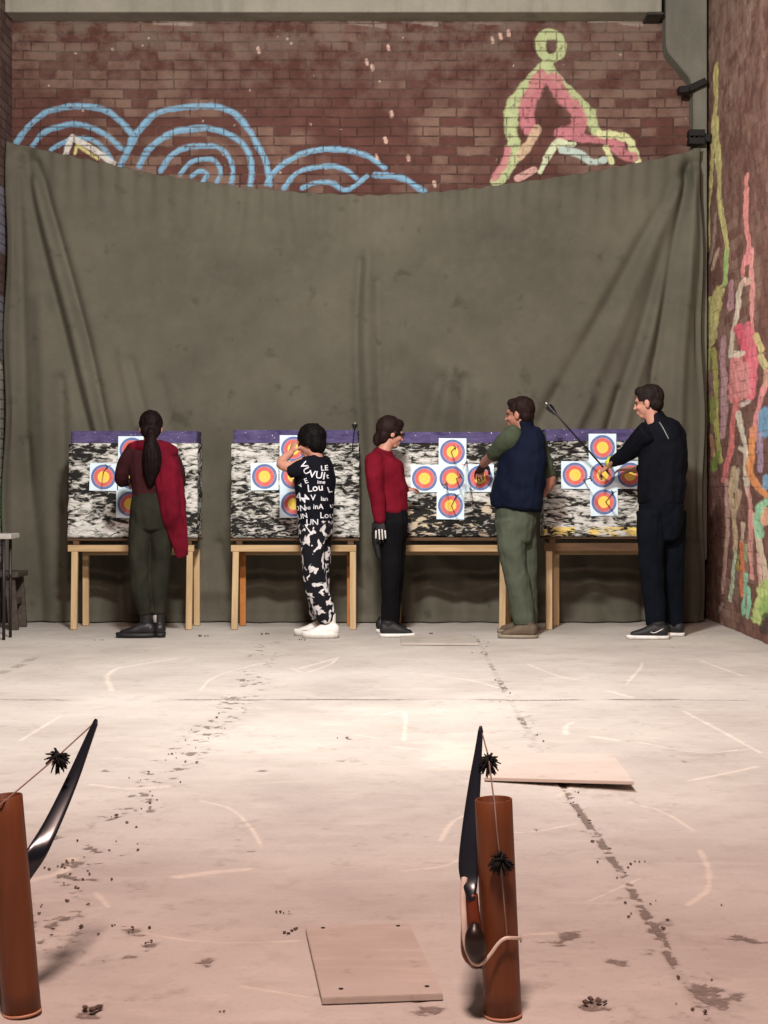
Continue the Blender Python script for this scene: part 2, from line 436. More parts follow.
for pts, w in [
    ([(17, 142), (28, 127), (45, 113), (62, 108), (80, 106), (105, 110), (120, 121), (134, 137)], 3.2),
    ([(136, 134), (128, 150), (121, 165)], 3.6),
    ([(32, 147), (42, 134), (55, 128), (74, 124), (92, 128), (106, 135), (122, 149)], 2.8),
    ([(51, 150), (62, 143), (76, 138), (92, 140), (104, 149), (112, 160)], 2.4),
    ([(131, 140), (146, 122), (160, 112), (180, 108), (205, 106), (228, 110), (243, 122), (256, 142), (266, 162), (270, 184)], 3.3),
    ([(139, 166), (150, 148), (170, 134), (190, 129), (213, 129), (235, 138), (247, 150), (252, 168), (250, 186)], 3.3),
    ([(161, 171), (170, 157), (185, 148), (200, 146), (217, 147), (228, 156), (233, 170), (231, 184)], 2.8),
    ([(180, 174), (190, 163), (203, 159), (215, 161), (221, 172), (217, 182)], 2.4),
    ([(192, 176), (200, 171), (207, 174), (203, 182)], 2.4),
    ([(266, 184), (275, 171), (288, 161), (305, 153), (326, 149), (350, 151), (370, 157), (384, 168)], 2.9),
    ([(375, 175), (395, 176), (408, 181), (424, 192)], 3.3),
    ([(284, 188), (295, 174), (312, 168), (332, 166), (346, 170), (356, 178)], 2.7),
    ([(302, 188), (315, 183), (332, 183), (344, 190), (356, 185), (367, 176)], 2.6)]:
    S.append((bw(pts), w * pxm, BLUE, 0.95))
    S.append((bw([(x - .4, yy - .8) for x, yy in pts]), w * pxm * .45, LBLUE, 0.6))
S += [(bw([(66, 155), (71, 138), (76, 140), (90, 147), (113, 163)]), 3.0 * pxm, WHITE, .95), (bw([(75, 154), (77, 146), (84, 150), (98, 159)]), 1.8 * pxm, YEL, .9)]
ring = [(551 + 11 * math.cos(a), 46 - 12.5 * math.sin(a)) for a in np.linspace(0, 2 * math.pi, 14)]
S += [(bw(ring), 5.0 * pxm, LIME, .95), (bw([(543, 36), (541, 46), (545, 56)]), 4.5 * pxm, LIME, .9),
      (bw([(547, 62), (541, 70), (530, 84), (514, 104), (511, 120), (513, 142), (513, 156), (504, 172), (496, 182)]), 7.0 * pxm, LIME, .95),
      (bw([(541, 76), (534, 92), (528, 104), (527, 116), (528, 128)]), 7.5 * pxm, PINK, .9), (bw([(537, 130), (528, 145), (520, 156)]), 5 * pxm, (205, 180, 150), .85),
      (bw([(508, 150), (503, 166), (494, 178)]), 4.0 * pxm, PINK, .85), (bw([(518, 178), (534, 170)]), 4.0 * pxm, (215, 170, 160), .85),
      (bw([(548, 66), (556, 78), (570, 92), (584, 106), (590, 120), (597, 134)]), 5.0 * pxm, LIME, .9),
      (bw([(554, 80), (562, 96), (574, 108), (580, 122), (572, 132), (562, 134)]), 7.5 * pxm, PINK, .9),
      (bw([(592, 112), (594, 124), (598, 134)]), 4.5 * pxm, LIME, .8),
      (bw([(560, 134), (580, 138), (606, 140), (622, 146)]), 4.5 * pxm, PINK, .85), (bw([(600, 134), (626, 138), (634, 152), (638, 162)]), 4.5 * pxm, (215, 222, 165), .9),
      (bw([(612, 146), (622, 154), (634, 158)]), 5.5 * pxm, PINK, .9), (bw([(606, 148), (612, 162)]), 3.5 * pxm, (215, 222, 165), .9),
      (bw([(540, 172), (550, 154), (560, 145), (574, 144)]), 2.6 * pxm, (205, 218, 180), .9), (bw([(545, 158), (556, 142), (566, 142)]), 2.4 * pxm, (205, 218, 180), .9),
      (bw([(562, 150), (580, 154), (592, 162), (604, 160)]), 4.0 * pxm, (190, 212, 200), .85)]
for (a, b, c, d, al) in [(155, 22, 190, 23, .5), (30, 14, 60, 17, .35), (404, 20, 436, 24, .45), (590, 20, 640, 24, .5), (470, 21, 500, 22, .3), (350, 22, 384, 26, .35)]:
    S.append((bw([(a, b), ((a + c) / 2, b + 1), (c, d)]), 3.0 * pxm, (170, 160, 148), al))
for (a, b) in [(391, 112), (385, 138), (376, 155), (434, 182), (408, 156), (258, 48), (366, 60), (372, 66), (388, 46), (500, 34), (508, 31), (492, 38)]:
    S.append((bw([(a, b), (a + 1, b + 4)]), 1.8 * pxm, (205, 175, 160), .85))
zc = EYE - (215 - CY) * YB / F
us = np.arange(XL, XR + 0.0076, 0.0076)
vs = np.concatenate([[0.0, 1.0, 2.0], np.arange(zc, EYE + 500 * YB / F, 0.0076), [ZTOP]])
me, U, V = grid_mesh('wall_back', us, vs, lambda U, V: (U, np.full_like(U, YB), V))
set_attr(me, 'paint', paint_layers(U, V, S))
brick_back = brick_mat('red_brick', 'xz', (98, 65, 58), (136, 112, 98), (76, 58, 52), plaster=(3.9, 4.75, (112, 98, 88)), waste=.75, jr=(.36, .66), jb=.8)
tag(link('wall_back', me, brick_back), kind='structure')

# right wall: coordinates (Y / 4.4, z)
K = 4.4
def rwp(pts):
    out = []
    for px, py in pts:
        Y = F * XR / (px - CX); out.append((Y / K, EYE - (py - CY) * Y / F))
    return out
R_ = []
m_ = 0.0073
for pts, w, c, al in [
    ([(716, 66), (716.3, 97), (715, 111), (714, 133), (712, 163), (709.5, 192), (708, 212), (708, 231), (708, 250)], 2.3, (206, 196, 118), .95),
    ([(716.5, 120), (717, 140), (718.5, 170), (719.5, 195), (722, 214), (725.5, 234), (727, 250), (726.5, 268), (724.5, 284)], 2.3, (206, 200, 122), .95),
    ([(726.5, 252), (726, 268), (724, 284)], 2.0, (158, 204, 112), .9),
    ([(716, 214), (714, 240), (710, 262)], 1.8, (176, 150, 132), .7), ([(718, 250), (713, 268)], 2.0, (200, 170, 140), .8),
    ([(718, 292), (714, 310), (711, 340)], 6.0, (206, 196, 120), .9), ([(709, 300), (709, 340)], 3.5, (196, 186, 116), .9),
    ([(709, 350), (706.5, 387), (708.5, 412), (704.5, 440)], 2.2, (168, 178, 84), .95), ([(714, 350), (715, 372), (716.5, 406), (717, 431), (721, 461)], 2.4, (182, 178, 92), .95),
    ([(716, 455), (714, 468)], 3.5, (112, 140, 52), .85), ([(711, 436), (713, 455)], 2.5, (206, 150, 100), .7), ([(713, 400), (713, 420)], 3.0, (150, 160, 76), .8),
    ([(746.5, 176), (746, 207), (747.5, 231), (748.5, 247), (745, 257), (743, 276)], 1.9, (236, 142, 136), .95),
    ([(751, 250), (752, 275), (753, 288), (752.5, 320), (753, 345)], 2.0, (236, 150, 144), .95), ([(748.5, 250), (748, 262)], 3.0, (236, 140, 140), .9),
    ([(744, 280), (740, 288), (738, 300), (737, 315), (733, 333), (730.5, 356)], 2.3, (218, 202, 176), .95),
    ([(750, 281), (745, 282)], 3.0, (224, 180, 160), .9),
    ([(731, 282), (730.5, 308)], 2.5, (190, 140, 146), .85), ([(724, 338), (722.5, 360), (724, 384), (724, 410), (723, 436)], 2.8, (196, 150, 156), .8),
    ([(738, 328), (744, 344), (750, 360)], 4.0, (232, 92, 112), .95), ([(748, 326), (753, 350), (752, 372), (750, 396)], 4.0, (238, 112, 128), .95),
    ([(737, 360), (735, 380), (735, 396)], 6.0, (236, 142, 138), .9), ([(743, 370), (744, 392)], 6.0, (234, 150, 146), .9), ([(734, 354), (742, 354)], 3.0, (226, 212, 186), .9),
    ([(736, 400), (733, 423), (732, 441), (727.5, 464), (724.5, 480)], 2.5, (228, 120, 116), .95),
    ([(738.5, 413), (742, 432), (746, 450), (746.5, 482), (750, 500)], 2.0, (216, 204, 180), .95), ([(742, 405), (748, 402)], 2.4, (222, 196, 180), .9),
    ([(740, 448), (748, 452)], 2.0, (216, 204, 180), .9),
    ([(766, 384), (762, 394), (757.5, 412), (755, 430)], 2.2, (230, 140, 140), .95), ([(754, 430), (753, 440)], 3.0, (240, 150, 110), .95), ([(752, 440), (751, 455), (750, 472), (756, 484), (766, 495)], 2.6, (232, 146, 84), .95),
    ([(764, 412), (764, 432)], 5.0, (110, 160, 196), .95), ([(759, 434), (760, 470)], 2.6, (176, 150, 176), .8), ([(766, 478), (766, 486)], 3.5, (120, 170, 205), .95),
    ([(762, 350), (758, 340), (756, 336)], 2.5, (220, 202, 130), .9), ([(760, 356), (766, 366)], 3.0, (214, 200, 134), .9), ([(767, 372), (767, 384)], 3.0, (226, 170, 140), .8),
    ([(727, 480), (727, 498), (727.5, 520), (727, 540), (724, 566), (723, 592)], 1.7, (206, 160, 146), .8),
    ([(734, 468), (731, 490), (733, 510), (735, 530), (735, 550)], 2.0, (210, 184, 140), .9), ([(739, 492), (737, 502), (734, 516)], 2.4, (204, 172, 136), .85), ([(738, 470), (735, 490)], 1.8, (206, 186, 150), .85),
    ([(735, 552), (732.5, 578), (730, 600)], 1.6, (186, 206, 170), .9), ([(738, 556), (737, 570)], 1.5, (170, 160, 70), .8),
    ([(741.5, 543), (742, 568), (741.5, 595)], 2.2, (230, 130, 84), .95), ([(743, 524), (742, 540)], 1.6, (214, 190, 160), .85),
    ([(748, 488), (750.5, 508), (751, 524), (750, 541), (751.5, 578)], 1.9, (222, 148, 138), .9), ([(746, 545), (746, 560)], 1.4, (150, 180, 130), .8),
    ([(746, 574), (745, 592), (743.5, 614)], 1.6, (140, 206, 170), .95), ([(748, 588), (749.5, 600), (748, 617)], 1.6, (140, 206, 170), .95),
    ([(754, 515), (758, 540), (763, 562), (766, 580)], 2.2, (220, 200, 168), .9), ([(758, 556), (760, 580), (762, 592)], 2.0, (226, 176, 160), .9),
    ([(766, 502), (760, 508), (758, 520), (759, 534)], 3.2, (150, 214, 166), .95), ([(767, 510), (765, 522)], 3, (240, 176, 140), .8),
    ([(766, 586), (762, 598), (759, 612), (757.5, 620)], 4.5, (190, 214, 120), .95), ([(767, 600), (764, 612)], 4, (150, 190, 96), .9), ([(767, 618), (763, 630)], 4, (70, 60, 56), .8),
    ([(723, 604), (718, 612)], 1.4, (196, 180, 170), .7)]:
    R_.append((rwp(pts), w * m_ * 1.2, tuple(min(250, (x * .82 + sum(c) / 3 * .18) * 1.04) for x in c), al))
yv = np.concatenate([[-1.5, 2.0, 5.0, 8.0], np.arange(9.6, YB + 0.012, 0.014)])
zv = np.concatenate([np.arange(0, 4.45, 0.0085), [4.7, 5.0, ZTOP]])
def rw_fn(U, V):
    X = np.full_like(U, XR) + np.where(U > 9.5, 0.022 * (fbm(U * 6, V * 6, 3) - .5) + 0.012 * (fbm(U * 22, V * 22, 1) - .5), 0)
    return X, U, V
me, U, V = grid_mesh('wall_right', yv, zv, rw_fn)
set_attr(me, 'paint', paint_layers(U / K, V, R_, base_noise=30))
brick_right = brick_mat('worn_brick', 'yz', (128, 92, 82), (158, 130, 114), (116, 88, 79), plaster=(2.6, 5.0, (146, 124, 110)), waste=.95, wear=.24, jr=(.46, .74), jb=.7, pj=.6)
tag(link('wall_right', me, brick_right), kind='structure')

# left wall: only a sliver shows
L_ = []
for i in range(26):
    Yq = 10.6 + random.random() * 1.4; zq = 0.3 + random.random() * 2.6
    c = random.choice([(150, 155, 145), (100, 130, 96), (72, 70, 74), (170, 168, 160), (84, 104, 80)])
    L_.append(([(Yq / K, zq), (Yq / K + random.uniform(-.06, .06), zq + random.uniform(.1, .4))], random.uniform(.01, .03), c, .8))
for (px, a, b, c) in [(2, 505, 520, (96, 150, 90)), (4, 515, 530, (150, 180, 140)), (1, 480, 500, (110, 140, 110)), (2, 380, 480, (150, 150, 140)), (3, 300, 360, (120, 122, 128)), (2, 190, 250, (128, 126, 138))]:
    Yq = F * XL / (px - CX)
    L_.append(([(Yq / K, EYE - (a - CY) * Yq / F), (Yq / K + .01, EYE - (b - CY) * Yq / F)], .03, c, .85))
yv = np.concatenate([[-1.5, 5.0, 9.0], np.arange(10.4, YB + 0.012, 0.014)])
me, U, V = grid_mesh('wall_left', yv, np.concatenate([np.arange(0, 4.4, 0.012), [5.0, ZTOP]]), lambda U, V: (np.full_like(U, XL), U, V))
set_attr(me, 'paint', paint_layers(U / K, V, L_))
tag(link('wall_left', me, brick_mat('dark_brick', 'yz', (96, 74, 70), (120, 100, 92), (74, 62, 59), waste=.6)), kind='structure')

# concrete beam and corbel
conc = concrete_mat('beam_concrete', (134, 132, 118), (160, 157, 142))
bm = bmesh.new()
zb = EYE + (CY - 12) * 11.86 / F
bm_box(bm, (XL, 11.86, zb), (P(662, 0, 11.86).x, YB, zb + 0.75), bevel=0.012)
tag(from_bm('trim_1', bm, conc), kind='structure')
bm = bmesh.new()
bm_box(bm, (P(648, 0, 11.84).x, 11.852, zb - 0.02), (P(664, 0, 11.84).x, YB, zb - 0.002), bevel=0.004)  # dark strip standing in for the shadowed gap under the beam end
tag(from_bm('trim_2', bm, concrete_mat('gap_shade_concrete', (52, 48, 44), (84, 78, 70))), kind='structure')
conc2 = concrete_mat('corbel_concrete', (104, 103, 93), (126, 124, 112))
bm = bmesh.new()
pts = [(666, -40), (707, -40), (707, 560), (694, 560), (693.5, 92), (690, 78), (680, 66), (668, 52), (666, 44)]
fr = [bm.verts.new(P(a, b, 11.92)) for a, b in pts]
f = bm.faces.new(fr)
ext = bmesh.ops.extrude_face_region(bm, geom=[f])
bmesh.ops.translate(bm, vec=(0, YB - 11.92, 0), verts=[e for e in ext['geom'] if isinstance(e, bmesh.types.BMVert)])
bmesh.ops.bevel(bm, geom=list(bm.edges), offset=0.008, segments=2, affect='EDGES')
tag(from_bm('trim_3', bm, conc2), kind='structure')

# ---------------------------------------------------------------- wall irons
iron = plain('black_iron', (26, 24, 24), 0.6, 0.4)
def bracket(pts, Y, label, ribs=0):
    e = empty('wall_bracket', P(pts[0][0], pts[0][1], Y))
    bm = bmesh.new()
    for (a, b) in zip(pts, pts[1:]): bm_beam(bm, P(*a, Y), P(*b, Y), 0.10, 0.05, up=Vector((0, 0, 1)))
    o = from_bm('bracket_bar', bm, iron, e)
    for i in range(ribs):
        bm = bmesh.new(); c = P(690 + 4.5 * i, 138, Y - 0.02)
        bm_tube(bm, [c + Vector((0, 0, -0.045)), c + Vector((0, 0, 0.045))], [0.012, 0.012], n=1)
        from_bm('hook_rod', bm, iron, e, True)
    tag(e, label, 'bracket', 'iron brackets in the right corner')
bracket([(678, 91), (688, 90), (705, 82)], 11.90, 'black iron bracket sticking out of the concrete pillar above the curtain corner')
bracket([(688, 134), (704, 134), (704, 142), (688, 142)], 11.86, 'small black iron clamp at the top right corner of the hanging curtain', 3)

# ================================================================== CURTAIN
YC = 11.74
def cu_px(x, z): return CX + x * F / YC, CY - (z - EYE) * F / YC
top_line = [(2, 138), (5, 139), (40, 147), (90, 158), (150, 171), (220, 182), (300, 190), (370, 193), (420, 191), (480, 185), (540, 177), (600, 168), (650, 158), (690, 149), (704, 144)]
tx = np.array([p[0] for p in top_line]); ty = np.array([p[1] for p in top_line])
folds = [  # polyline in photo px, width px, depth m (negative = valley, away from the room)
    ([(22, 150), (36, 230), (62, 330), (88, 430), (104, 470), (118, 560), (122, 622)], 6, -.05), ([(34, 160), (58, 240), (86, 340), (106, 430)], 5, -.05), ([(30, 180), (48, 240), (74, 335), (98, 430)], 7, .035),
    ([(14, 160), (20, 300), (26, 450), (30, 622)], 6, -.03), ([(10, 150), (12, 300), (14, 622)], 5, .03), ([(40, 300), (46, 420), (52, 622)], 9, .04), ([(60, 380), (64, 500), (66, 622)], 7, -.04),
    ([(26, 440), (36, 540), (40, 622)], 6, -.03),
    ([(360, 260), (356, 330), (358, 400), (362, 470), (364, 622)], 5, -.03), ([(368, 250), (366, 340), (372, 440), (374, 622)], 6, .03), ([(378, 280), (380, 400), (386, 622)], 5, -.02),
    ([(694, 160), (672, 260), (660, 340), (652, 400), (645, 622)], 5, -.055), ([(690, 170), (664, 260), (640, 340), (620, 400), (600, 470)], 7, -.045), ([(688, 165), (648, 230), (610, 300), (575, 360), (540, 420)], 7, -.03),
    ([(700, 170), (690, 280), (680, 400), (676, 622)], 6, .05), ([(684, 180), (660, 300), (636, 380), (616, 450)], 7, .045), ([(676, 190), (630, 300), (590, 390), (566, 440)], 8, .035), ([(660, 200), (615, 270), (580, 330)], 8, .02),
    ([(702, 160), (700, 400), (702, 622)], 5, -.03), ([(560, 390), (545, 420), (530, 470), (524, 540), (520, 622)], 8, -.035), ([(590, 400), (576, 430), (560, 480)], 6, .03), ([(620, 390), (606, 440), (596, 500)], 5, -.035),
    ([(440, 380), (424, 430), (416, 480), (412, 622)], 8, -.03), ([(466, 380), (462, 420), (458, 500), (456, 622)], 7, -.03), ([(450, 370), (442, 430), (436, 500)], 7, .03), ([(480, 390), (474, 450)], 7, .02),
    ([(215, 150), (212, 200), (205, 230)], 6, -.014), ([(245, 190), (238, 230), (230, 260)], 6, -.012), ([(280, 195), (278, 240)], 5, -.010), ([(320, 200), (316, 250)], 5, -.010), ([(300, 200), (297, 240)], 6, .012),
    ([(130, 360), (138, 390), (146, 425)], 5, -.02), ([(160, 380), (172, 430)], 6, -.015), ([(120, 350), (128, 390), (136, 425)], 5, .015),
    ([(420, 540), (470, 580), (560, 590), (640, 585)], 9, .04), ([(400, 560), (480, 600), (600, 605)], 8, -.03), ([(150, 570), (200, 590), (300, 585), (360, 600)], 9, .03), ([(220, 545), (230, 600), (226, 622)], 7, -.04),
    ([(205, 560), (210, 622)], 6, .03), ([(370, 560), (400, 600), (410, 622)], 8, .03), ([(522, 560), (530, 622)], 7, .03), ([(640, 540), (650, 622)], 8, -.03), ([(575, 570), (610, 600), (620, 622)], 8, .03)]
nu, nv = 420, 300
def cu_fn(U, V):
    x0, x1 = (4 - CX) * YC / F, (704 - CX) * YC / F
    px = 4 + U * 700
    topz = EYE - (np.interp(px, tx, ty) - CY) * YC / F
    # gathers make a slightly scalloped top
    topz = topz + 0.006 * np.sin(px * .31) * (vnoise(px * .05, px * 0, 1) + .2)
    Z = topz * (1 - V) + 0.006 * V
    X = x0 + U * (x1 - x0)
    py = CY - (Z - EYE) * F / YC
    D = np.zeros_like(U)
    for poly, w, a in folds:
        poly = [tuple(v) for v in catmull(poly, 4)]
        d = poly_dist(px, py, poly)
        fade = 1.0
        D += a * np.exp(-(d / w) ** 2)
    D += 0.020 * (fbm(px * .012, py * .009, 0) - .5) + 0.006 * (fbm(px * .05, py * .02, 2) - .5)
    # hanging pleats grow towards the floor
    k = np.clip((py - 430) / 190, 0, 1)
    D += k * (0.028 * np.sin(px * .075 + 2 * fbm(px * .01, py * .004, 1)) + 0.02 * np.sin(px * .19 + 4 * fbm(px * .012, py * .006, 3)))
    # small puckers along the top hem
    k2 = np.clip(1 - V * 7, 0, 1)
    D += k2 * 0.010 * np.sin(px * .36 + 3 * vnoise(px * .02, py * .02, 1))
    D = np.clip(D, -.12, .085)
    Y = YC - D + 0.10 * np.clip(1 - V * 1.3, 0, 1) - 0.03 * V
    Y = Y - 0.05 * np.clip((V - .985) / .015, 0, 1) * (fbm(px * .03, py * 0, 2))
    X = X + 0.012 * np.sin(Z * 5) * np.where((U < .01) | (U > .99), 1, 0)
    return X, Y, Z
me, U, V = grid_mesh('curtain', np.linspace(0, 1, nu), np.linspace(0, 1, nv), cu_fn)
t = NT('olive_canvas'); v = t.coord()
n1 = t.noise(v, 0.9, 6, 0.65); n2 = t.noise(v, 5.0, 5, 0.7); n3 = t.noise(v, 260, 2, 0.6); stn = t.noise(v, 5.5, 4, 0.55)
col = t.ramp(n1, [(0.3, lin((74, 72, 62))), (0.7, lin((98, 95, 83)))])
col = t.mix(t.ramp(n2, [(0.5, (0, 0, 0)), (0.8, (0.30,) * 3)]), col, lin((108, 104, 91)))
col = t.mix(t.ramp(stn, [(0.62, (0, 0, 0)), (0.72, (0.55,) * 3)]), col, lin((60, 58, 48)))
t.color(col); t.rough(0.95, 0.15); t.bump(t.math('ADD', t.math('MULTIPLY', n3, 0.5), n2), 0.25, 0.006)
cur = link('curtain', me, t.m)
sol = cur.modifiers.new('thickness', 'SOLIDIFY'); sol.thickness = 0.006; sol.offset = 0
tag(cur, 'huge olive canvas curtain hung across the brick back wall, sagging along its top edge', 'curtain')

# ================================================================== TARGET BUTTS
pine = wood_mat('pale_pine', (168, 140, 102), (206, 182, 142))
pine_x = wood_mat('pale_pine_rail', (156, 128, 92), (196, 168, 128), 'x')
brown = wood_mat('brown_board', (64, 46, 32), (100, 74, 50), 'x')
orange_pine = wood_mat('orange_pine', (150, 92, 44), (186, 124, 66))
def foam_mat(name, seed, cover, xs_, zs_, tint=None, split=None):
    t = NT(name); v = t.coord((xs_, xs_, zs_), loc=(seed, seed * .7, seed * .3))
    n = t.noise(v, 1.0, 5, 0.62, 0.7); f = t.noise(t.coord((30, 30, 60)), 1.0, 3, 0.6)
    big = t.noise(t.coord((1.2, 1.2, 5), loc=(seed, 0, seed)), 1.0, 2)
    h = t.math('ADD', n, t.math('MULTIPLY', t.math('SUBTRACT', big, 0.5), 0.55))
    c = t.ramp(h, [(cover - .012, lin((26, 26, 25))), (cover + .035, lin((150, 150, 142))), (cover + .14, lin((222, 222, 216)))])
    c = t.mix(t.math('MULTIPLY', f, 0.35), c, lin((58, 56, 52)))
    if tint:
        tc = t.n('ShaderNodeTexCoord'); s_ = t.n('ShaderNodeSeparateXYZ'); t.l(tc.outputs['Object'], s_.inputs[0])
        band = t.math('MULTIPLY', t.math('GREATER_THAN', s_.outputs['Z'], tint[0]), t.math('LESS_THAN', s_.outputs['Z'], tint[1]))
        yb = t.math('MULTIPLY', band, t.math('MULTIPLY', t.ramp(h, [(cover, (0, 0, 0)), (cover + .03, (1, 1, 1))]), t.ramp(t.noise(t.coord((5, 5, 9)), 1.0, 2), [(0.45, (0, 0, 0)), (.55, (1, 1, 1))])))
        c = t.mix(t.math('MULTIPLY', yb, .8), c, lin(tint[2]))
    t.color(c); t.rough(0.9, 0.2); t.bump(h, 0.9, 0.02)
    return t.m
purple_top = None
def purple(seed):
    t = NT('purple_foam'); v = t.coord((8, 8, 14), loc=(seed, 0, 0)); n = t.noise(v, 1.0, 4, 0.6); sp = t.noise(t.coord((60, 60, 60), loc=(seed, 0, 0)), 1.0, 2)
    c = t.ramp(n, [(0.3, lin((54, 48, 84))), (0.7, lin((88, 80, 118)))])
    c = t.mix(t.ramp(sp, [(0.68, (0, 0, 0)), (0.72, (1, 1, 1))]), c, lin((190, 186, 200)))
    t.color(c); t.rough(0.85, 0.2); t.bump(n, 0.4, 0.01); return t.m
YF, YR = 11.12, 11.38      # front and back of the foam at its foot
LEAN = 0.05
def block_mesh(x0, x1, z0, z1, seed, rough=0.006):
    """foam block with ragged layered faces, leaning back a little"""
    bm = bmesh.new()
    bm_box(bm, (x0, YF, z0), (x1, YR, z1))
    bmesh.ops.subdivide_edges(bm, edges=bm.edges, cuts=30, use_grid_fill=True)
    for vtx in bm.verts:
        p = vtx.co
        n = mnoise.noise(Vector((p.x * 14 + seed, p.y * 14, p.z * 70))) + .6 * mnoise.noise(Vector((p.x * 5 + seed, p.y * 5, p.z * 16)))
        side = (abs(p.x - x0) < 1e-4) or (abs(p.x - x1) < 1e-4); front = abs(p.y - YF) < 1e-4; back = abs(p.y - YR) < 1e-4
        q = p.copy()
        if front: q.y += rough * n
        if side: q.x += rough * 1.2 * n
        if back: q.y += rough * n
        q.y += LEAN * (p.z - 0.64) / 0.8
        vtx.co = q
    return bm
butts = []
def butt(px0, px1, pyt, pyp, pyb, seed, fm, label):
    x0, x1 = P(px0, 0, YF).x, P(px1, 0, YF).x
    zt, zp, zb_ = P(0, pyt, YF + .05).z, P(0, pyp, YF + .04).z, P(0, pyb, YF).z
    e = empty('target_butt', ((x0 + x1) / 2, (YF + YR) / 2, zb_))
    o = from_bm('foam_block', block_mesh(x0, x1, zb_, zp - .001, seed), fm, e, True)
    o2 = from_bm('top_layer', block_mesh(x0 + .012, x1 - .008, zp, zt, seed + 9, .004), purple(seed), e, True)
    tag(o2, 'purple foam top layer')
    tag(e, label, 'archery target', 'foam target butts along the curtain')
    butts.append((x0, x1, zb_, zt)); return e
butt(68, 197, 431, 443, 537.5, 1.3, foam_mat('layered_foam', 2.1, .465, 13, 36), 'leftmost foam target butt with purple top, behind the person in the hanging red garment')
butt(231, 359, 430, 443, 537.5, 4.7, foam_mat('layered_foam', 6.4, .475, 14, 42), 'foam target butt with purple top beside the person in lettered black sweatshirt')
butt(387, 516, 432, 443, 536.5, 8.2, foam_mat('layered_foam', 10.9, .48, 13, 38, (EYE - .42, EYE - .1, (196, 178, 150))), 'foam target butt with purple top between the crimson jacket and the navy vest')
butt(544, 668, 429, 441, 536.5, 12.6, foam_mat('layered_foam', 15.2, .485, 14, 46, (0.60, 0.74, (226, 196, 90))), 'rightmost foam target butt with purple top and yellow flecks near its bottom')

def stand(i, fl, fr, rl, rr, label, shelf=brown, rail_m=None, rail_px=(545, 551.5), legm=None, rearm=None):
    x0, x1, zb_, zt = butts[i]
    e = empty('target_stand', ((x0 + x1) / 2, 11.25, 0))
    yf, yr = 11.13, 11.45
    zr1, zr0 = P(0, rail_px[0], yf).z, P(0, rail_px[1], yf).z
    legm = legm or pine; rearm = rearm or pine
    for (a, b), yy, mt in ((fl, yf, legm), (fr, yf, legm), (rl, yr, rearm), (rr, yr, rearm)):
        xa = P(a, 0, yy).x
        splay = P(b, 0, yy).x - xa
        bm = bmesh.new(); bm_beam(bm, (xa + splay, yy, 0.0), (xa, yy, zr0 + (0.01 if yy == yr else 0)), 0.045, 0.04, up=Vector((0, 1, 0)))
        from_bm('leg', bm, mt, e)
    bm = bmesh.new(); bm_box(bm, (min(x0, P(fl[0], 0, yf).x) + .0, yf - .022, zr0), (max(x1 - .02, P(fr[0], 0, yf).x + .02), yf + .022, zr1), bevel=.003); from_bm('front_rail', bm, rail_m or pine_x, e)
    bm = bmesh.new(); bm_box(bm, (P(rl[0], 0, yr).x - .02, yr - .02, zr0 - .04), (P(rr[0], 0, yr).x + .02, yr + .02, zr0 + .01), bevel=.003); from_bm('rear_rail', bm, pine_x, e)
    for s in (x0 + .06, x1 - .06):
        bm = bmesh.new(); bm_box(bm, (s - .022, yf - .02, zr1 + .0005), (s + .022, yr + .02, zr1 + .03), bevel=.003); from_bm('side_rail', bm, brown, e)
    bm = bmesh.new(); bm_box(bm, (x0 - .004, YF - .015, zr1 + .031), (x1 + .004, YR + .04, zb_ - .007), bevel=.004)
    tag(from_bm('shelf_board', bm, shelf, e), 'dark brown board under the foam')
    tag(e, label, 'wooden stand', 'wooden stands under the butts')
stand(0, (75, 74), (190, 189), (86, 86), (197, 197), 'pale pine trestle stand under the leftmost foam butt')
stand(1, (236, 234.5), (353, 353), (243, 243), (350, 350), 'pine trestle stand under the foam butt with the lettered black sweatshirt in front', rearm=orange_pine)
stand(2, (392, 391), (503, 502), (398, 398), (508, 508), 'pine trestle stand under the foam butt between crimson jacket and navy vest')
stand(3, (549, 549), (661, 662), (556, 556), (655, 655), 'pine stand with brown rail under the rightmost foam butt', rail_m=brown, rail_px=(543, 551))

# ---------------------------------------------------------------- target faces
t = NT('printed_target'); tc = t.n('ShaderNodeTexCoord'); ln = t.n('ShaderNodeVectorMath', operation='LENGTH')
mp = t.n('ShaderNodeMapping'); mp.inputs['Scale'].default_value = (10, 0, 10); t.l(tc.outputs['Object'], mp.inputs[0]); t.l(mp.outputs[0], ln.inputs[0])
W_, B_, R__, Y_ = lin((206, 226, 236)), lin((92, 110, 158)), lin((206, 100, 92)), lin((236, 198, 84))
LB = lin((150, 168, 200)); DR = lin((176, 74, 72)); DY = lin((200, 160, 60))
col = t.ramp(ln.outputs['Value'], [(0.0, Y_), (.20, DY), (.215, Y_), (.42, DR), (.43, R__), (.57, DR), (.585, R__), (.70, LB), (.715, B_), (.885, lin((70, 80, 116))), (.90, W_)], 'CONSTANT')
pn = t.noise(t.coord(), 18, 4); col = t.mix(t.ramp(pn, [(0.5, (0, 0, 0)), (0.8, (0.25,) * 3)]), col, lin((190, 196, 200)))
t.color(col); t.rough(0.7, 0.3); face_mat = t.m
bm = bmesh.new(); bm_box(bm, (-.1, -.0015, -.1), (.1, .0015, .1))
bmesh.ops.subdivide_edges(bm, edges=bm.edges, cuts=6, use_grid_fill=True)
for vtx in bm.verts:
    vtx.co.y += 0.0025 * mnoise.noise(Vector((vtx.co.x * 20, 0, vtx.co.z * 20)))
face0 = None
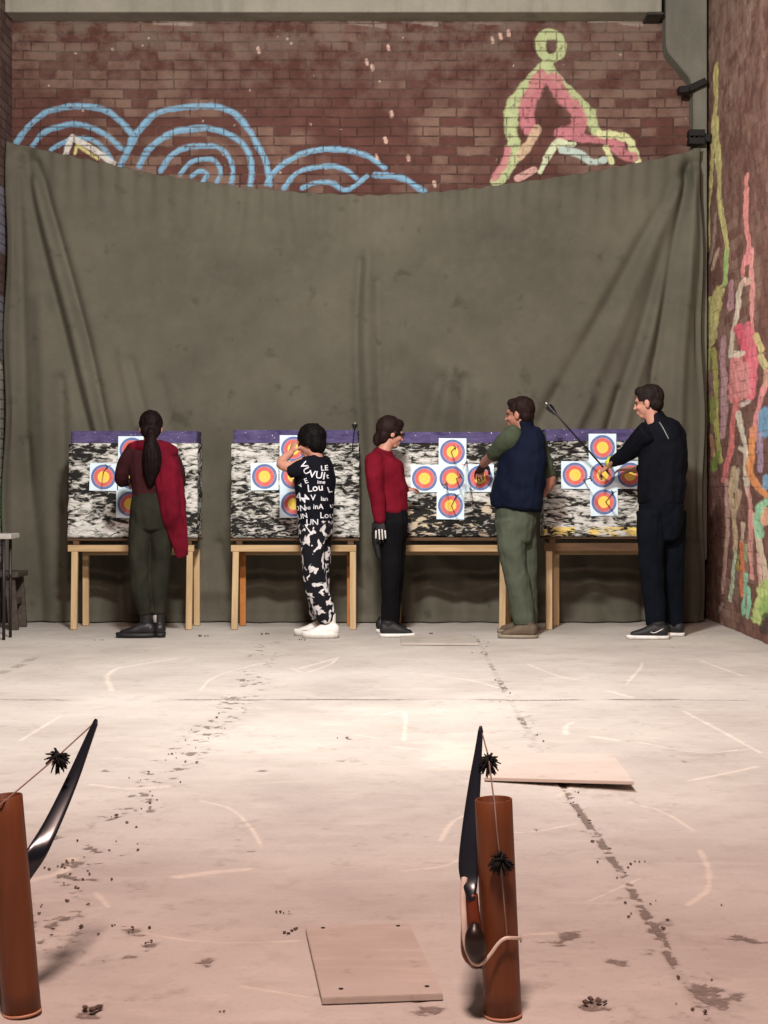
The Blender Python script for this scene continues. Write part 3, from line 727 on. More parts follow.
def face(px, py, label, rot=0.0, s=1.0):
    global face0, bm
    zc_ = P(0, py, YF).z
    yy = YF + LEAN * (zc_ - 0.64) / 0.8 - 0.0115
    loc = P(px, py, yy)
    if face0 is None:
        o = face0 = from_bm('paper_target', bm, face_mat)
    else:
        o = face0.copy(); COL.objects.link(o)
    o.location = loc; o.rotation_euler = (-math.atan2(LEAN, 0.8), rot, 0); o.scale = (s, 1, s)
    tag(o, label, 'target', 'paper targets'); return o
C1, C2, C3, C4 = 'leftmost butt', 'butt behind the lettered sweatshirt', 'butt between crimson jacket and navy vest', 'rightmost butt'
face(103.5, 477, 'paper target at left on the ' + C1, .02)
face(132, 450, 'paper target half hidden behind the shoulder, top on the ' + C1)
face(130, 504, 'paper target at the bottom of the ' + C1 + ', mostly behind a hip')
face(132, 477, 'paper target in the centre of the ' + C1 + ', behind the back')
face(264.5, 476.5, 'paper target at left on the ' + C2, -.02)
face(293.5, 449, 'paper target behind the raised hand, top on the ' + C2)
face(293.5, 476.5, 'paper target in the centre of the ' + C2 + ', under a bare elbow')
face(293.5, 504, 'paper target at the bottom on the ' + C2)
face(452.5, 452, 'paper target at the top on the ' + C3, .01)
face(424.5, 478.5, 'paper target at left on the ' + C3, -.01)
face(452, 478.5, 'paper target in the centre on the ' + C3)
face(480, 478, 'paper target by the reaching hand, right on the ' + C3, .01)
face(450.5, 505.5, 'paper target at the bottom on the ' + C3, .015)
face(602.5, 447.5, 'paper target at the top on the ' + C4)
face(575, 475, 'paper target at left on the ' + C4, .01)
face(602.5, 475, 'paper target behind the gripping hand, centre on the ' + C4)
face(630, 475, 'paper target under the reaching sleeve, right on the ' + C4)
face(604, 502, 'paper target at the bottom on the ' + C4, -.015)

# ---------------------------------------------------------------- arrows
carbon = plain('black_shaft', (28, 28, 30), 0.4)
vane_b = plain('dark_vane', (30, 28, 34), 0.6); vane_p = plain('pink_vane', (214, 120, 120), 0.6); nock_m = plain('pale_nock', (200, 200, 190), 0.4); steel = plain('steel_point', (120, 120, 124), 0.35, 0.9)
def arrow(tail, tip, label, vane=vane_b, r=0.0045, pts_r=.011, vlen=.065, vh=.020):
    tail, tip = Vector(tail), Vector(tip)
    d = (tip - tail).normalized()
    e = empty('arrow', tail)
    bm = bmesh.new(); bm_tube(bm, [tail, tip - d * .03], [r, r], n=1, seg=8, cap=0); from_bm('shaft', bm, carbon, e, True)
    bm = bmesh.new(); bm_tube(bm, [tip - d * .03, tip], [r * 1.15, r * .2], n=1, seg=8, cap=0); from_bm('point', bm, steel, e, True)
    bm = bmesh.new(); bm_tube(bm, [tail - d * .014, tail - d * .0005], [r * .7, r * 1.1], n=1, seg=8, cap=0); from_bm('nock', bm, nock_m, e, True)
    x = d.orthogonal().normalized(); y_ = d.cross(x)
    for k in range(3):
        a = 2 * math.pi * k / 3 + .4
        n = x * math.cos(a) + y_ * math.sin(a); s = d.cross(n)
        bm = bmesh.new(); b0 = tail + d * .012 + n * r * .8
        prof = [(0, 0), (0, vh), (vlen * .25, vh), (vlen, 0)]
        lo = [bm.verts.new(b0 + d * u + n * w - s * .0012) for u, w in prof]; hi = [bm.verts.new(b0 + d * u + n * w + s * .0012) for u, w in prof]
        bm.faces.new(lo); bm.faces.new(list(reversed(hi)))
        for i in range(4): bm.faces.new((lo[i], hi[i], hi[(i + 1) % 4], lo[(i + 1) % 4]))
        from_bm('vane', bm, vane, e)
    tag(e, label, 'arrow', 'arrows shot into the butts'); return e
def stuck(px, py, tpx, tpy, label, tailY=10.62, **kw):
    tip = P(px, py, YF + .055); return arrow(P(tpx, tpy, tailY), tip, label, **kw)
stuck(103, 473, 108, 466, 'dark arrow in the paper paper on the ' + C1)
stuck(352, 452, 355, 424, 'dark arrow above the top right corner of the ' + C2, 10.9)
stuck(451, 452, 456, 447, 'dark arrow in the paper paper on the ' + C3)
stuck(456, 479, 462, 476, 'dark arrow right in the central paper, ' + C3)
stuck(447, 482, 444, 486, 'dark arrow low left in the central paper, ' + C3)
stuck(451, 507, 457, 495, 'dark arrow in the paper paper on the ' + C3)
stuck(467, 461, 464, 466, 'pink vaned arrow between papers on the ' + C3, vane=vane_p)
stuck(470, 487, 472, 491, 'dark arrow low beneath the reaching hand, ' + C3)
stuck(583, 480, 592, 478, 'dark arrow at the right rim of the left paper, ' + C4)
stuck(605, 503, 614, 492, 'dark arrow in the paper paper on the ' + C4)
arrow(P(547, 404, 10.72), P(611, 476, 10.98), 'long dark arrow held by the person in the black jacket, tail up to the left', r=.0065, vh=.024, vlen=.11)

# ================================================================== PEOPLE
skin = plain('skin', (176, 126, 108), 0.55, spec=0.35, var=.06)
skin_d = plain('skin_tanned', (150, 104, 86), 0.55, spec=0.35, var=.06)
hair_dark = cloth_mat('dark_hair', (15, 13, 13), .4, 30, .6, .6, 160)
hair_brown = cloth_mat('brown_hair', (33, 22, 20), .4, 30, .6, .6, 160)
hair_maroon = cloth_mat('reddish_dark_hair', (22, 13, 14), .4, 30, .6, .6, 160)
eye_m = plain('eye', (40, 32, 28), 0.2)
def basis(fdir, tilt=0.0):
    """f (face direction), l (its left), u (up), tilted forward by tilt"""
    f = Vector((fdir[0], fdir[1], 0)).normalized(); u = Vector((0, 0, 1)); l = u.cross(f)
    r = Matrix.Rotation(tilt, 3, l)
    return r @ f, l, r @ u
def head(bm, c, k, B):
    f, l, u = B; bb = (f, l, u)
    E = lambda fo, lo, uo, r: bm_ell(bm, c + (f * fo + l * lo + u * uo) * k, (r[0] * k, r[1] * k, r[2] * k), bb)
    E(-.008, 0, .03, (.094, .075, .085)); E(.02, 0, -.03, (.066, .058, .075)); E(.046, 0, -.088, (.03, .032, .026))
    E(.07, 0, .02, (.025, .05, .018)); E(.094, 0, -.018, (.012, .011, .026)); E(.102, 0, -.033, (.014, .016, .012))
    E(.080, 0, -.062, (.014, .024, .008)); E(.078, 0, -.074, (.014, .022, .008))
    for s in (1, -1):
        E(-.005, s * .076, -.012, (.021, .010, .032)); E(.06, s * .034, -.03, (.028, .02, .02))
    bm_tube(bm, [c + (f * -.012 + u * -.05) * k, c + (f * -.025 + u * -.15) * k], [.05 * k, .056 * k], n=1)
def eyes(c, k, B, parent):
    f, l, u = B
    for s in (1, -1):
        bm = bmesh.new(); bm_ell(bm, c + (f * .084 + l * s * .031 + u * .0) * k, (.008 * k, .010 * k, .005 * k), B, 10, 6)
        from_bm('eye', bm, eye_m, parent, True)
def hand(bm, w, d, n, side, k=1.0, curl=0.5, spread=.12):
    """w wrist, d direction of the fingers, n palm normal (fingers curl to n), side = thumb direction sign along n x d"""
    d = Vector(d).normalized(); n = Vector(n); n = (n - d * n.dot(d)).normalized(); s = n.cross(d) * side
    w = Vector(w)
    bm_tube(bm, [w - d * .02 * k, w + d * .035 * k, w + d * .085 * k], [(.026 * k, .018 * k), (.036 * k, .016 * k), (.039 * k, .013 * k)], lat=s, n=3)
    for i, (off, L, r) in enumerate([(.030, .068, .0088), (.010, .078, .0092), (-.011, .072, .0088), (-.030, .056, .0078)]):
        p = w + (d * .08 + s * off) * k; pts = [p - d * .02 * k]; rr = [r * k]
        ang = 0; dirv = (d + s * off * spread * 20 * .3).normalized()
        for j, seg in enumerate((.42, .32, .26)):
            pts.append(p); rr.append(r * k * (1 - .1 * j))
            ang += curl * (.5 if j == 0 else .75)
            v = dirv * math.cos(ang) + n * math.sin(ang)
            p = p + v * L * seg * k
        pts.append(p); rr.append(r * k * .78)
        bm_tube(bm, pts, rr, n=2, seg=10)
    p = w + (d * .025 + s * .028) * k
    pts = [p - s * .015 * k, p, p + (s * .028 + d * .026 + n * .012) * k, p + (s * .034 + d * .058 + n * .024 * (1 + curl)) * k]
    bm_tube(bm, pts, [.013 * k, .013 * k, .011 * k, .008 * k], n=3, seg=10)
def shoe(parent, heel, toe_dir, L, upm, solem, ankle_h=.075, W=.046, name='shoe', chunky=0.022, high=None):
    """heel = point on the floor under the back of the heel"""
    h = Vector(heel); t_ = Vector((toe_dir[0], toe_dir[1], 0)).normalized(); s = Vector((-t_.y, t_.x, 0)); u = Vector((0, 0, 1))
    bm = bmesh.new()
    A = lambda f_, up: h + t_ * L * f_ + u * up
    bm_tube(bm, [A(.13, .055), A(.35, .058), A(.6, .043), A(.85, .030)], [(W * .82, .045), (W * .84, .045), (W * .95, .030), (W * .75, .020)], lat=s, n=4, cap=.9, power=2.4)
    bm_tube(bm, [A(.24, .04), A(.24, ankle_h), A(.25, ankle_h + (.03 if high is None else high))], [(.036, .045), (.036, .042), (.04, .045)], lat=s, n=3, cap=.2)
    o = skinned(name, bm, upm, parent, .0045, 3)
    bm = bmesh.new()
    N = 14; outline = []
    for i in range(N * 2):
        a = 2 * math.pi * i / (N * 2)
        f_ = .5 - .5 * math.cos(a); wd = W * (1.0 - .18 * (f_ < .35) * (1 - f_ / .35) + .05 * math.sin(f_ * 3)) * abs(math.sin(a)) ** .55
        outline.append((f_ * 1.0, math.copysign(wd, math.sin(a))))
    lo = [bm.verts.new(A(f_, 0.0) + s * w_) for f_, w_ in outline]; hi = [bm.verts.new(A(-.012 + f_ * 1.024, chunky + .012 * max(0, f_ - .75)) + s * w_ * 1.05) for f_, w_ in outline]
    bm.faces.new(list(reversed(lo))); bm.faces.new(hi)
    for i in range(len(lo)): bm.faces.new((lo[i], lo[(i + 1) % len(lo)], hi[(i + 1) % len(lo)], hi[i]))
    from_bm('sole', bm, solem, o, True)
    return o
def H(px, Y): return Vector((P(px, 600, Y).x, Y, 0))
class Fig:
    """joints are given as photo pixel + distance offset from the feet plane"""
    def __init__(s, Y0, foot_px): s.Y0 = Y0; s.e = empty('person', (P(foot_px, 600, Y0).x, Y0, 0)); s.m = Y0 / F
    def p(s, px, py, dy=0): return P(px, py, s.Y0 + dy)
    def pts(s, L): return [s.p(*q) for q in L]

black_rub = plain('black_rubber', (20, 20, 20), 0.6); white_rub = plain('white_rubber', (212, 210, 204), 0.5); grey_rub = plain('grey_rubber', (132, 122, 106), 0.6)

# ---- A: seen from behind, at the leftmost butt
A = Fig(10.56, 148); e = A.e
BH = basis((-.12, 1, 0), .28); hc = A.p(151, 428, .0)
b = bmesh.new(); head(b, hc, .95, BH)
b_l = Vector((1, 0.05, 0))
bm_tube(b, A.pts([(150, 441), (150, 452), (150, 470), (150, 492), (151, 512)]), [(.045, .045), (.10, .05), (.10, .055), (.09, .055), (.09, .06)], lat=b_l, n=3)
LA1 = [(141.5, 520), (139, 545, -.01), (140, 575, -.01), (143, 600), (146, 614)]; LA2 = [(162, 520), (161, 545, .02), (159, 575, .02), (158, 600, .03), (158.5, 613, .03)]
for Lq in (LA1, LA2):
    bm_tube(b, A.pts(Lq + [(Lq[-1][0], 627) + Lq[-1][2:]]), [.055, .05, .042, .034, .03, .03], n=3)
bm_tube(b, A.pts([(131, 452), (123, 478, .05), (128, 482, .25)]), [.042, .034, .024], n=3)
bm_tube(b, A.pts([(169, 452), (178, 480, .05), (168, 482, .26)]), [.042, .034, .024], n=3)
hand(b, A.p(128, 482, .26), (.1, 1, -.1), (0.6, 0, -.8), 1, .92, .5); hand(b, A.p(168, 482, .27), (-.3, 1, 0), (-.6, 0, -.8), -1, .92, .5)
skinned('body', b, skin_d, e, .0055, 2)
eyes(hc, .95, BH, e)
b = bmesh.new(); f, l, u = BH
bm_ell(b, hc + f * -.012 + u * .03, (.100, .083, .093), BH); bm_ell(b, hc + f * -.055 + u * -.03, (.045, .072, .07), BH)
o = skinned('hair', b, hair_maroon, e, .006, 2, .004, (40, 40, 20))
b = bmesh.new()
bm_tube(b, A.pts([(151, 430, -.09), (151, 440, -.125), (152, 452, -.135), (152, 464, -.135), (151, 475, -.125), (150, 484, -.115)]), [.03, .042, .064, .064, .048, .022], n=4)
skinned('ponytail', b, hair_maroon, e, .006, 2, .005, (50, 50, 8))
shirt = cloth_mat('dark_maroon_shirt', (50, 24, 27), .3, 8); red = cloth_mat('dark_red_fabric', (88, 15, 30), .3, 7, second=(104, 18, 36))
b = bmesh.new()
bm_tube(b, A.pts([(150, 447), (150, 452), (150, 470), (151, 492), (152, 505)]), [(.075, .06), (.15, .085), (.148, .10), (.128, .09), (.142, .10)], lat=b_l, n=4)
bm_tube(b, A.pts([(135, 450), (126, 462, 0), (121.5, 479, .06), (126, 482, .22)]), [.062, .054, .048, .036], n=4)
bm_tube(b, A.pts([(166, 450), (175, 464, 0), (179, 482, .06), (170, 483, .24)]), [.062, .054, .048, .036], n=4)
skinned('shirt', b, shirt, e, .006, 2, .006, seed=1)
b = bmesh.new()   # red garment over the shoulders hanging down on one side
bm_tube(b, A.pts([(132, 447, -.01), (142, 446, -.05), (152, 447, -.07), (164, 448, -.05), (171, 454, -.02)]), [(.035, .03), (.04, .045), (.04, .05), (.045, .05), (.05, .06)], n=4)
bm_tube(b, A.pts([(161, 450, -.07), (165, 470, -.09), (168, 492, -.09), (171, 512, -.085), (176, 530, -.05), (183, 556, -.03)]), [(.065, .04), (.085, .045), (.08, .045), (.075, .05), (.06, .03), (.045, .018)], lat=b_l, n=4)
bm_tube(b, A.pts([(172, 460, -.04), (179, 485, -.02), (180, 515, -.03), (184, 548, -.03)]), [(.04, .03), (.035, .03), (.04, .03), (.035, .015)], lat=b_l, n=4)
tag(skinned('red_garment', b, red, e, .006, 2, .009, (24, 24, 4), 3), 'dark red garment over the shoulders')
trou = cloth_mat('dark_olive_trousers', (40, 40, 33), .3, 6)
b = bmesh.new()
bm_tube(b, A.pts([(152, 494), (152, 506), (152, 518), (152, 528)]), [(.128, .095), (.150, .115), (.150, .112), (.135, .10)], lat=b_l, n=3, cap=.3)
bm_tube(b, A.pts(LA1), [.084, .080, .072, .064, .056], n=4, cap=.2)
bm_tube(b, A.pts(LA2), [.082, .078, .070, .062, .054], n=4, cap=.2)
skinned('trousers', b, trou, e, .006, 2, .008, (14, 14, 7), 5)
sock = plain('white_sock', (190, 184, 176), .9)
for (k, dy) in ((146, 0), (158.5, .03)):
    b = bmesh.new(); bm_tube(b, A.pts([(k, 610, dy), (k, 622, dy)]), [.042, .040], n=1, cap=.1); from_bm('sock', b, sock, e, True)
blk = plain('black_leather', (24, 24, 26), .45, var=.3)
shoe(e, H(155.5, 10.55), (-1, .03), .27, blk, black_rub, .12, .052, 'boot', .03, .145)
hp = H(161, 10.53); shoe(e, hp, (-.35, .95), .25, blk, black_rub, .12, .050, 'boot', .03, .145)
tag(e, 'person seen from behind with dark ponytail, red garment, dark olive trousers and black boots', 'person')

# ---- B: lettered sweatshirt, facing left
Bf = Fig(10.6, 318); e = Bf.e
BH = basis((-1, .35, 0), .22); hc = Bf.p(310, 442, 0)
latB = Vector((-.35, -1, 0)).normalized() # across the body
b = bmesh.new(); head(b, hc, .90, BH)
bm_tube(b, Bf.pts([(314, 458), (315, 470), (315, 495), (315, 520)]), [(.045, .045), (.09, .06), (.09, .07), (.08, .07)], lat=latB, n=3)
LB1 = [(312, 526, -.055), (313, 555, -.06), (316, 585, -.06), (323, 606, -.06), (327, 622, -.06)]; LB2 = [(318, 526, .075), (319, 555, .08), (318, 585, .09), (319, 606, .09), (320, 618, .09)]
for Lq in (LB1, LB2): bm_tube(b, Bf.pts(Lq + [(Lq[-1][0], 629, Lq[-1][2])]), [.055, .05, .042, .034, .03, .03], n=3)
bm_tube(b, Bf.pts([(303, 463, -.10), (292, 467, -.11), (281, 464, -.08), (286, 457, -.03), (291, 453, .0)]), [.042, .04, .036, .03, .024], n=3)
hand(b, Bf.p(290.5, 454, .0), (.30, .15, 1), (.7, .5, 0), 1, .80, .55)
bm_tube(b, Bf.pts([(318, 466, .14), (304, 484, .2), (297, 480, .38)]), [.042, .036, .024], n=3)
hand(b, Bf.p(297, 480, .39), (-.1, 1, 0), (0, 0, -1), 1, .82, .5)
skinned('body', b, skin, e, .005, 2)
eyes(hc, .90, BH, e)
b = bmesh.new(); f, l, u = BH
bm_ell(b, hc + f * -.020 + u * .034, (.104, .090, .094), BH); bm_ell(b, hc + f * -.050 + u * -.02, (.062, .084, .080), BH)
for s in (1, -1): bm_ell(b, hc + f * -.012 + u * .01 + l * s * .068, (.04, .018, .05), BH)
skinned('hair', b, hair_dark, e, .006, 2, .006, (34, 34, 14))
sw = cloth_mat('black_sweatshirt', (17, 18, 25), .3, 8)
b = bmesh.new()
bm_tube(b, Bf.pts([(313, 457.5), (314, 463), (315, 480), (315, 505), (315, 524)]), [(.075, .068), (.155, .115), (.160, .140), (.145, .128), (.138, .118)], lat=latB, n=4, cap=.35)
bm_tube(b, Bf.pts([(308, 465, -.09), (299, 469, -.12), (289, 471, -.11)]), [.068, .060, .05], n=3, cap=.2)
bm_tube(b, Bf.pts([(322, 466, .13), (310, 484, .2), (301, 482, .33)]), [.06, .052, .04], n=3)
sweat = skinned('sweatshirt', b, sw, e, .006, 2, .008, (14, 14, 8), 8)
t = NT('blotched_black_white'); v = t.coord((21, 21, 19), loc=(3.1, 0, 1.4)); n = t.noise(v, 1.0, 2, .5, .5)
t.color(t.ramp(n, [(0.545, lin((17, 17, 23))), (0.57, lin((200, 198, 198)))])); t.rough(.9, .2); bw_tr = t.m
b = bmesh.new()
bm_tube(b, Bf.pts([(315, 512), (315, 522), (315, 534)]), [(.125, .11), (.132, .122), (.128, .118)], lat=latB, n=3, cap=.3)
bm_tube(b, Bf.pts(LB1), [.095, .084, .080, .078, .060], n=4, cap=.2)
bm_tube(b, Bf.pts(LB2), [.092, .083, .079, .076, .058], n=4, cap=.2)
skinned('trousers', b, bw_tr, e, .006, 2, .009, (12, 12, 10), 12)
wsh = plain('white_trainer', (222, 220, 214), .5, var=.06)
shoe(e, H(338.5, 10.53), (-1, .05), .25, wsh, white_rub, .085, .055, 'shoe', .045, .075)
shoe(e, H(330, 10.69), (-1, .1), .25, wsh, white_rub, .085, .055, 'shoe', .045, .075)
tag(e, 'dark haired person in lettered black sweatshirt and blotched trousers, hand raised to face', 'person')
# white lettering printed on the sweatshirt, laid onto its surface
from mathutils.bvhtree import BVHTree
bpy.context.view_layer.update()
bvh = BVHTree.FromPolygons([sweat.matrix_world @ v.co for v in sweat.data.vertices], [tuple(p.vertices) for p in sweat.data.polygons])
letter_bm = bmesh.new()
words_ = [('VUI', 316, 475, 8.5, -.15), ('Lou', 314, 488, 8.5, .1), ('UN', 311, 523, 7, 0), ('ON', 298, 509, 7, .1), ('A', 297, 497, 9, -.3), ('M', 304, 499, 8, .7), ('Lou', 325, 516, 7, .0), ('VU', 304, 468, 8, -1.1), ('UN', 301, 517, 6, .2),
          ('LE', 323, 468, 6, .1), ('ime', 320, 482, 4.5, 0), ('V', 312, 498, 7, 0), ('inA', 317, 507, 6, 0), ('Ian', 323, 499, 5, 0), ('ON', 326, 524, 5, 0), ('L', 328, 490, 7, .3), ('E', 305, 481, 6, .4), ('t', 326, 476, 6, 0), ('u', 330, 506, 6, .2), ('v', 299, 485, 6, .5), ('ou', 306, 508, 5, .1)]
for txt, px, py, hpx, rot in words_:
    cu = bpy.data.curves.new('lettering_tmp', 'FONT'); cu.body = txt; cu.align_x = 'CENTER'; cu.align_y = 'CENTER'; cu.size = 1.0; cu.resolution_u = 2; cu.offset = .012
    ob = bpy.data.objects.new('lettering_tmp', cu); COL.objects.link(ob)
    dg = bpy.context.evaluated_depsgraph_get(); dg.update()
    mt = bpy.data.meshes.new_from_object(ob.evaluated_get(dg))
    tb = bmesh.new(); tb.from_mesh(mt); bpy.data.meshes.remove(mt); bpy.data.objects.remove(ob)
    bmesh.ops.triangulate(tb, faces=tb.faces)
    bmesh.ops.subdivide_edges(tb, edges=[e_ for e_ in tb.edges if e_.calc_length() > .25], cuts=2)
    sc_ = hpx * 1.2 * 10.45 / F; c0 = P(px, py, 10.3); ok = True; new = {}
    for vv in tb.verts:
        x_, z_ = vv.co.x * math.cos(rot) - vv.co.y * math.sin(rot), vv.co.x * math.sin(rot) + vv.co.y * math.cos(rot)
        org = Vector((c0.x + x_ * sc_, 9.6, c0.z + z_ * sc_)); hit = bvh.ray_cast(org, Vector((0, 1, 0)))
        if hit[0] is None: continue
        new[vv] = letter_bm.verts.new(hit[0] + hit[1] * .003)
    if ok:
        for fc in tb.faces:
            if any(q not in new for q in fc.verts): continue
            try: letter_bm.faces.new([new[q] for q in fc.verts])
            except ValueError: pass
    else:
        for q in new.values(): letter_bm.verts.remove(q)
    tb.free()
for vv in [q for q in letter_bm.verts if not q.link_faces]: letter_bm.verts.remove(vv)
o = from_bm('lettering', letter_bm, plain('white_print', (206, 208, 214), .8, var=.05), sweat)
tag(o, 'white printed lettering')

# ---- C: crimson jacket, facing right
Cf = Fig(10.72, 393); e = Cf.e
BH = basis((1, .30, 0), .22); hc = Cf.p(391, 433, 0)
latC = Vector((.12, -1, 0)).normalized()
b = bmesh.new(); head(b, hc, .86, BH)
bm_tube(b, Cf.pts([(386, 449), (384, 460), (388, 485), (391, 512), (392, 522)]), [(.04, .042), (.09, .055), (.085, .06), (.08, .06), (.08, .065)], lat=latC, n=3)
bm_tube(b, Cf.pts([(391, 522, -.06), (391, 570, -.06), (389, 628, -.06)]), [.055, .045, .032], n=3)
bm_tube(b, Cf.pts([(394, 522, .06), (395, 570, .07), (391, 626, .08)]), [.055, .045, .032], n=3)
bm_tube(b, Cf.pts([(374, 463, -.13), (378, 492, -.15), (380, 519, -.15)]), [.042, .036, .026], n=3)
bm_tube(b, Cf.pts([(391, 462, .14), (399, 486, .15), (405, 490, .20)]), [.042, .036, .024], n=3)
hand(b, Cf.p(405, 490, .20), (.7, .6, .1), (0, 0, -1), 1, .82, .5)
skinned('body', b, skin, e, .0055, 2)
eyes(hc, .86, BH, e)
b = bmesh.new(); f, l, u = BH
bm_ell(b, hc + f * -.022 + u * .03, (.097, .082, .090), BH); bm_ell(b, hc + f * -.055 + u * -.03, (.05, .07, .07), BH); bm_ell(b, hc + f * .03 + u * .07, (.05, .06, .04), BH)
bm_ell(b, hc + f * -.085 + u * -.06, (.034, .036, .055), BH)
skinned('hair', b, hair_brown, e, .006, 2, .004, (40, 40, 14))
b = bmesh.new(); fr_m = plain('black_frame', (18, 18, 20), .3)
for s in (1, -1):
    c = hc + (f * .098 + l * s * .032 + u * .004) * .86
    ring_ = [c + (l * math.cos(a) * .025 + u * math.sin(a) * .018) * .86 for a in np.linspace(0, 2 * math.pi, 13)]
    bm_tube(b, ring_, [.0035] * 13, n=1, seg=6, cap=0)
    bm_tube(b, [c + l * s * .022, c + l * s * .040 - f * .06, hc + l * s * .073 + f * .0 + u * .004], [.0035] * 3, n=1, seg=6, cap=0)
tag(from_bm('glasses', b, fr_m, e, True), 'black framed glasses')
crim = cloth_mat('crimson_jacket', (96, 14, 30), .25, 7, .85, second=(110, 19, 36))
b = bmesh.new()
bm_tube(b, Cf.pts([(385, 450), (383, 457), (384, 468), (389, 488), (392, 503), (392, 511)]), [(.062, .060), (.13, .095), (.150, .135), (.138, .125), (.128, .112), (.126, .108)], lat=latC, n=4, cap=.3)
bm_tube(b, Cf.pts([(375, 461, -.11), (374.5, 478, -.15), (377.5, 497, -.155), (380, 519, -.15)]), [.072, .064, .056, .044], n=4, cap=.9)
bm_tube(b, Cf.pts([(390, 462, .12), (399, 486, .14), (404, 490, .19)]), [.065, .055, .042], n=4, cap=.2)
skinned('jacket', b, crim, e, .006, 2, .008, (12, 12, 10), 20)
blktr = cloth_mat('black_trousers', (15, 15, 17), .3, 6)
b = bmesh.new()
bm_tube(b, Cf.pts([(392, 502), (392.5, 514), (393, 524), (393, 538)]), [(.112, .094), (.124, .106), (.122, .104), (.10, .085)], lat=latC, n=3, cap=.3)
bm_tube(b, Cf.pts([(391.5, 522, -.06), (391.5, 555, -.06), (390.5, 590, -.06), (389.5, 624, -.06)]), [.088, .075, .064, .058], n=4, cap=.15)
bm_tube(b, Cf.pts([(394, 522, .06), (395.5, 555, .06), (394, 590, .07), (391, 622, .08)]), [.085, .074, .062, .056], n=4, cap=.15)
skinned('trousers', b, blktr, e, .006, 2, .007, (14, 14, 7), 24)
glv = plain('black_glove', (24, 24, 26), .7); wst = plain('white_stripe', (200, 198, 192), .7)
b = bmesh.new(); hand(b, Cf.p(380, 520.5, -.155), (.04, -.08, -1), (.3, 1, 0), 1, 1.0, .22)
g = skinned('glove', b, glv, e, .004, 2)
b = bmesh.new()
for i in range(4):
    x_ = 376 + 3.0 * i; q0, q1 = Cf.p(x_, 529 + abs(i - 1.5) * 1.2, -.185), Cf.p(x_ + .6 - .7 * (i == 0), 540 - abs(i - 1.5) * 1.2, -.182)
    bm_tube(b, [q0, q1], [.0055, .005], n=1, seg=8)
tag(from_bm('glove_stripes', b, wst, g, True), 'white stripes along the fingers')
b = bmesh.new(); bm_tube(b, Cf.pts([(376, 524, -.07), (376, 540, -.08), (379, 557, -.08)]), [(.035, .03), (.042, .03), (.03, .02)], lat=latC, n=3)
tag(skinned('hip_pouch', b, plain('black_nylon', (20, 20, 22), .6), e, .006, 2), 'black pouch hanging at the hip')
bsh = plain('black_trainer', (26, 26, 28), .6)
shoe(e, G(379.5, 637), (1, .06), .245, bsh, white_rub, .075, .045, 'shoe', .025, .03)
shoe(e, G(376, 632.5), (1, .25), .24, bsh, white_rub, .075, .045, 'shoe', .025, .03)
tag(e, 'person in crimson jacket, black trousers and glasses, facing right beside a foam butt', 'person')

# ---- D: navy vest, facing left with back turned to the room
D = Fig(10.6, 520); e = D.e
BH = basis((-1, .45, 0), .05); hc = D.p(519.5, 414, 0)
latD = Vector((1, -.55, 0)).normalized(); latD = Vector((.75, -.66, 0))
b = bmesh.new(); head(b, hc, .95, BH)
bm_tube(b, D.pts([(525, 430), (524, 442), (521, 470), (517, 500), (516, 520)]), [(.048, .048), (.10, .055), (.10, .06), (.09, .065), (.085, .065)], lat=latD, n=3)
bm_tube(b, D.pts([(511, 524, -.03), (516, 570, -.05), (523, 629, -.06)]), [.055, .05, .036], n=3)
bm_tube(b, D.pts([(523, 524, .06), (526, 570, .08), (527, 627, .1)]), [.055, .05, .036], n=3)
bm_tube(b, D.pts([(511, 439, -.04), (501, 449, .04), (495, 453, .10), (483, 464, .34)]), [.042, .042, .042, .029], n=3)
hand(b, D.p(483.5, 464, .34), (-.25, .8, -.55), (.3, -.3, -.9), 1, .95, .55)
bm_tube(b, D.pts([(537, 440, .06), (546, 470, .1), (550, 482, .12), (540, 496, .18)]), [.05, .045, .042, .03], n=3)
hand(b, D.p(540, 496, .18), (-1, .4, -.2), (0, .3, -1), -1, .95, .5)
skinned('body', b, skin_d, e, .0055, 2)
b = bmesh.new(); hand(b, D.p(483.0, 465, .345), (-.25, .8, -.55), (.3, -.3, -.9), 1, 1.05, .55)
tag(skinned('glove', b, plain('dark_maroon_glove', (46, 24, 28), .7), e, .0045, 2), 'dark shooting glove')
eyes(hc, .95, BH, e)
b = bmesh.new(); f, l, u = BH
bm_ell(b, hc + f * -.020 + u * .036, (.098, .082, .088), BH); bm_ell(b, hc + f * -.055 + u * -.015, (.048, .072, .062), BH); bm_ell(b, hc + f * .035 + u * .078, (.05, .058, .034), BH)
skinned('hair', b, hair_brown, e, .006, 2, .004, (40, 40, 14))
green = cloth_mat('grey_green_shirt', (62, 69, 55), .2, 8)
b = bmesh.new()
bm_tube(b, D.pts([(516, 432, -.04), (508, 440, -.02), (499, 449, .05), (494, 454, .11)]), [.066, .074, .064, .054], n=4, cap=.6)
bm_tube(b, D.pts([(535, 436, .05), (543, 458, .09), (549, 476, .11)]), [.07, .060, .052], n=4, cap=.15)
skinned('shirt_sleeves', b, green, e, .006, 2, .008, (14, 14, 9), 31)
navy = cloth_mat('navy_vest', (13, 19, 35), .25, 7, .8)
b = bmesh.new()
bm_tube(b, D.pts([(524.5, 421), (525, 428), (526, 435), (524, 455), (520, 480), (517, 498), (516, 507)]), [(.062, .062), (.075, .07), (.138, .098), (.176, .128), (.190, .146), (.202, .156), (.202, .154)], lat=latD, n=4, cap=.25)
skinned('vest', b, navy, e, .006, 2, .010, (10, 10, 12), 35)
sage = cloth_mat('sage_trousers', (72, 78, 66), .2, 6)
b = bmesh.new()
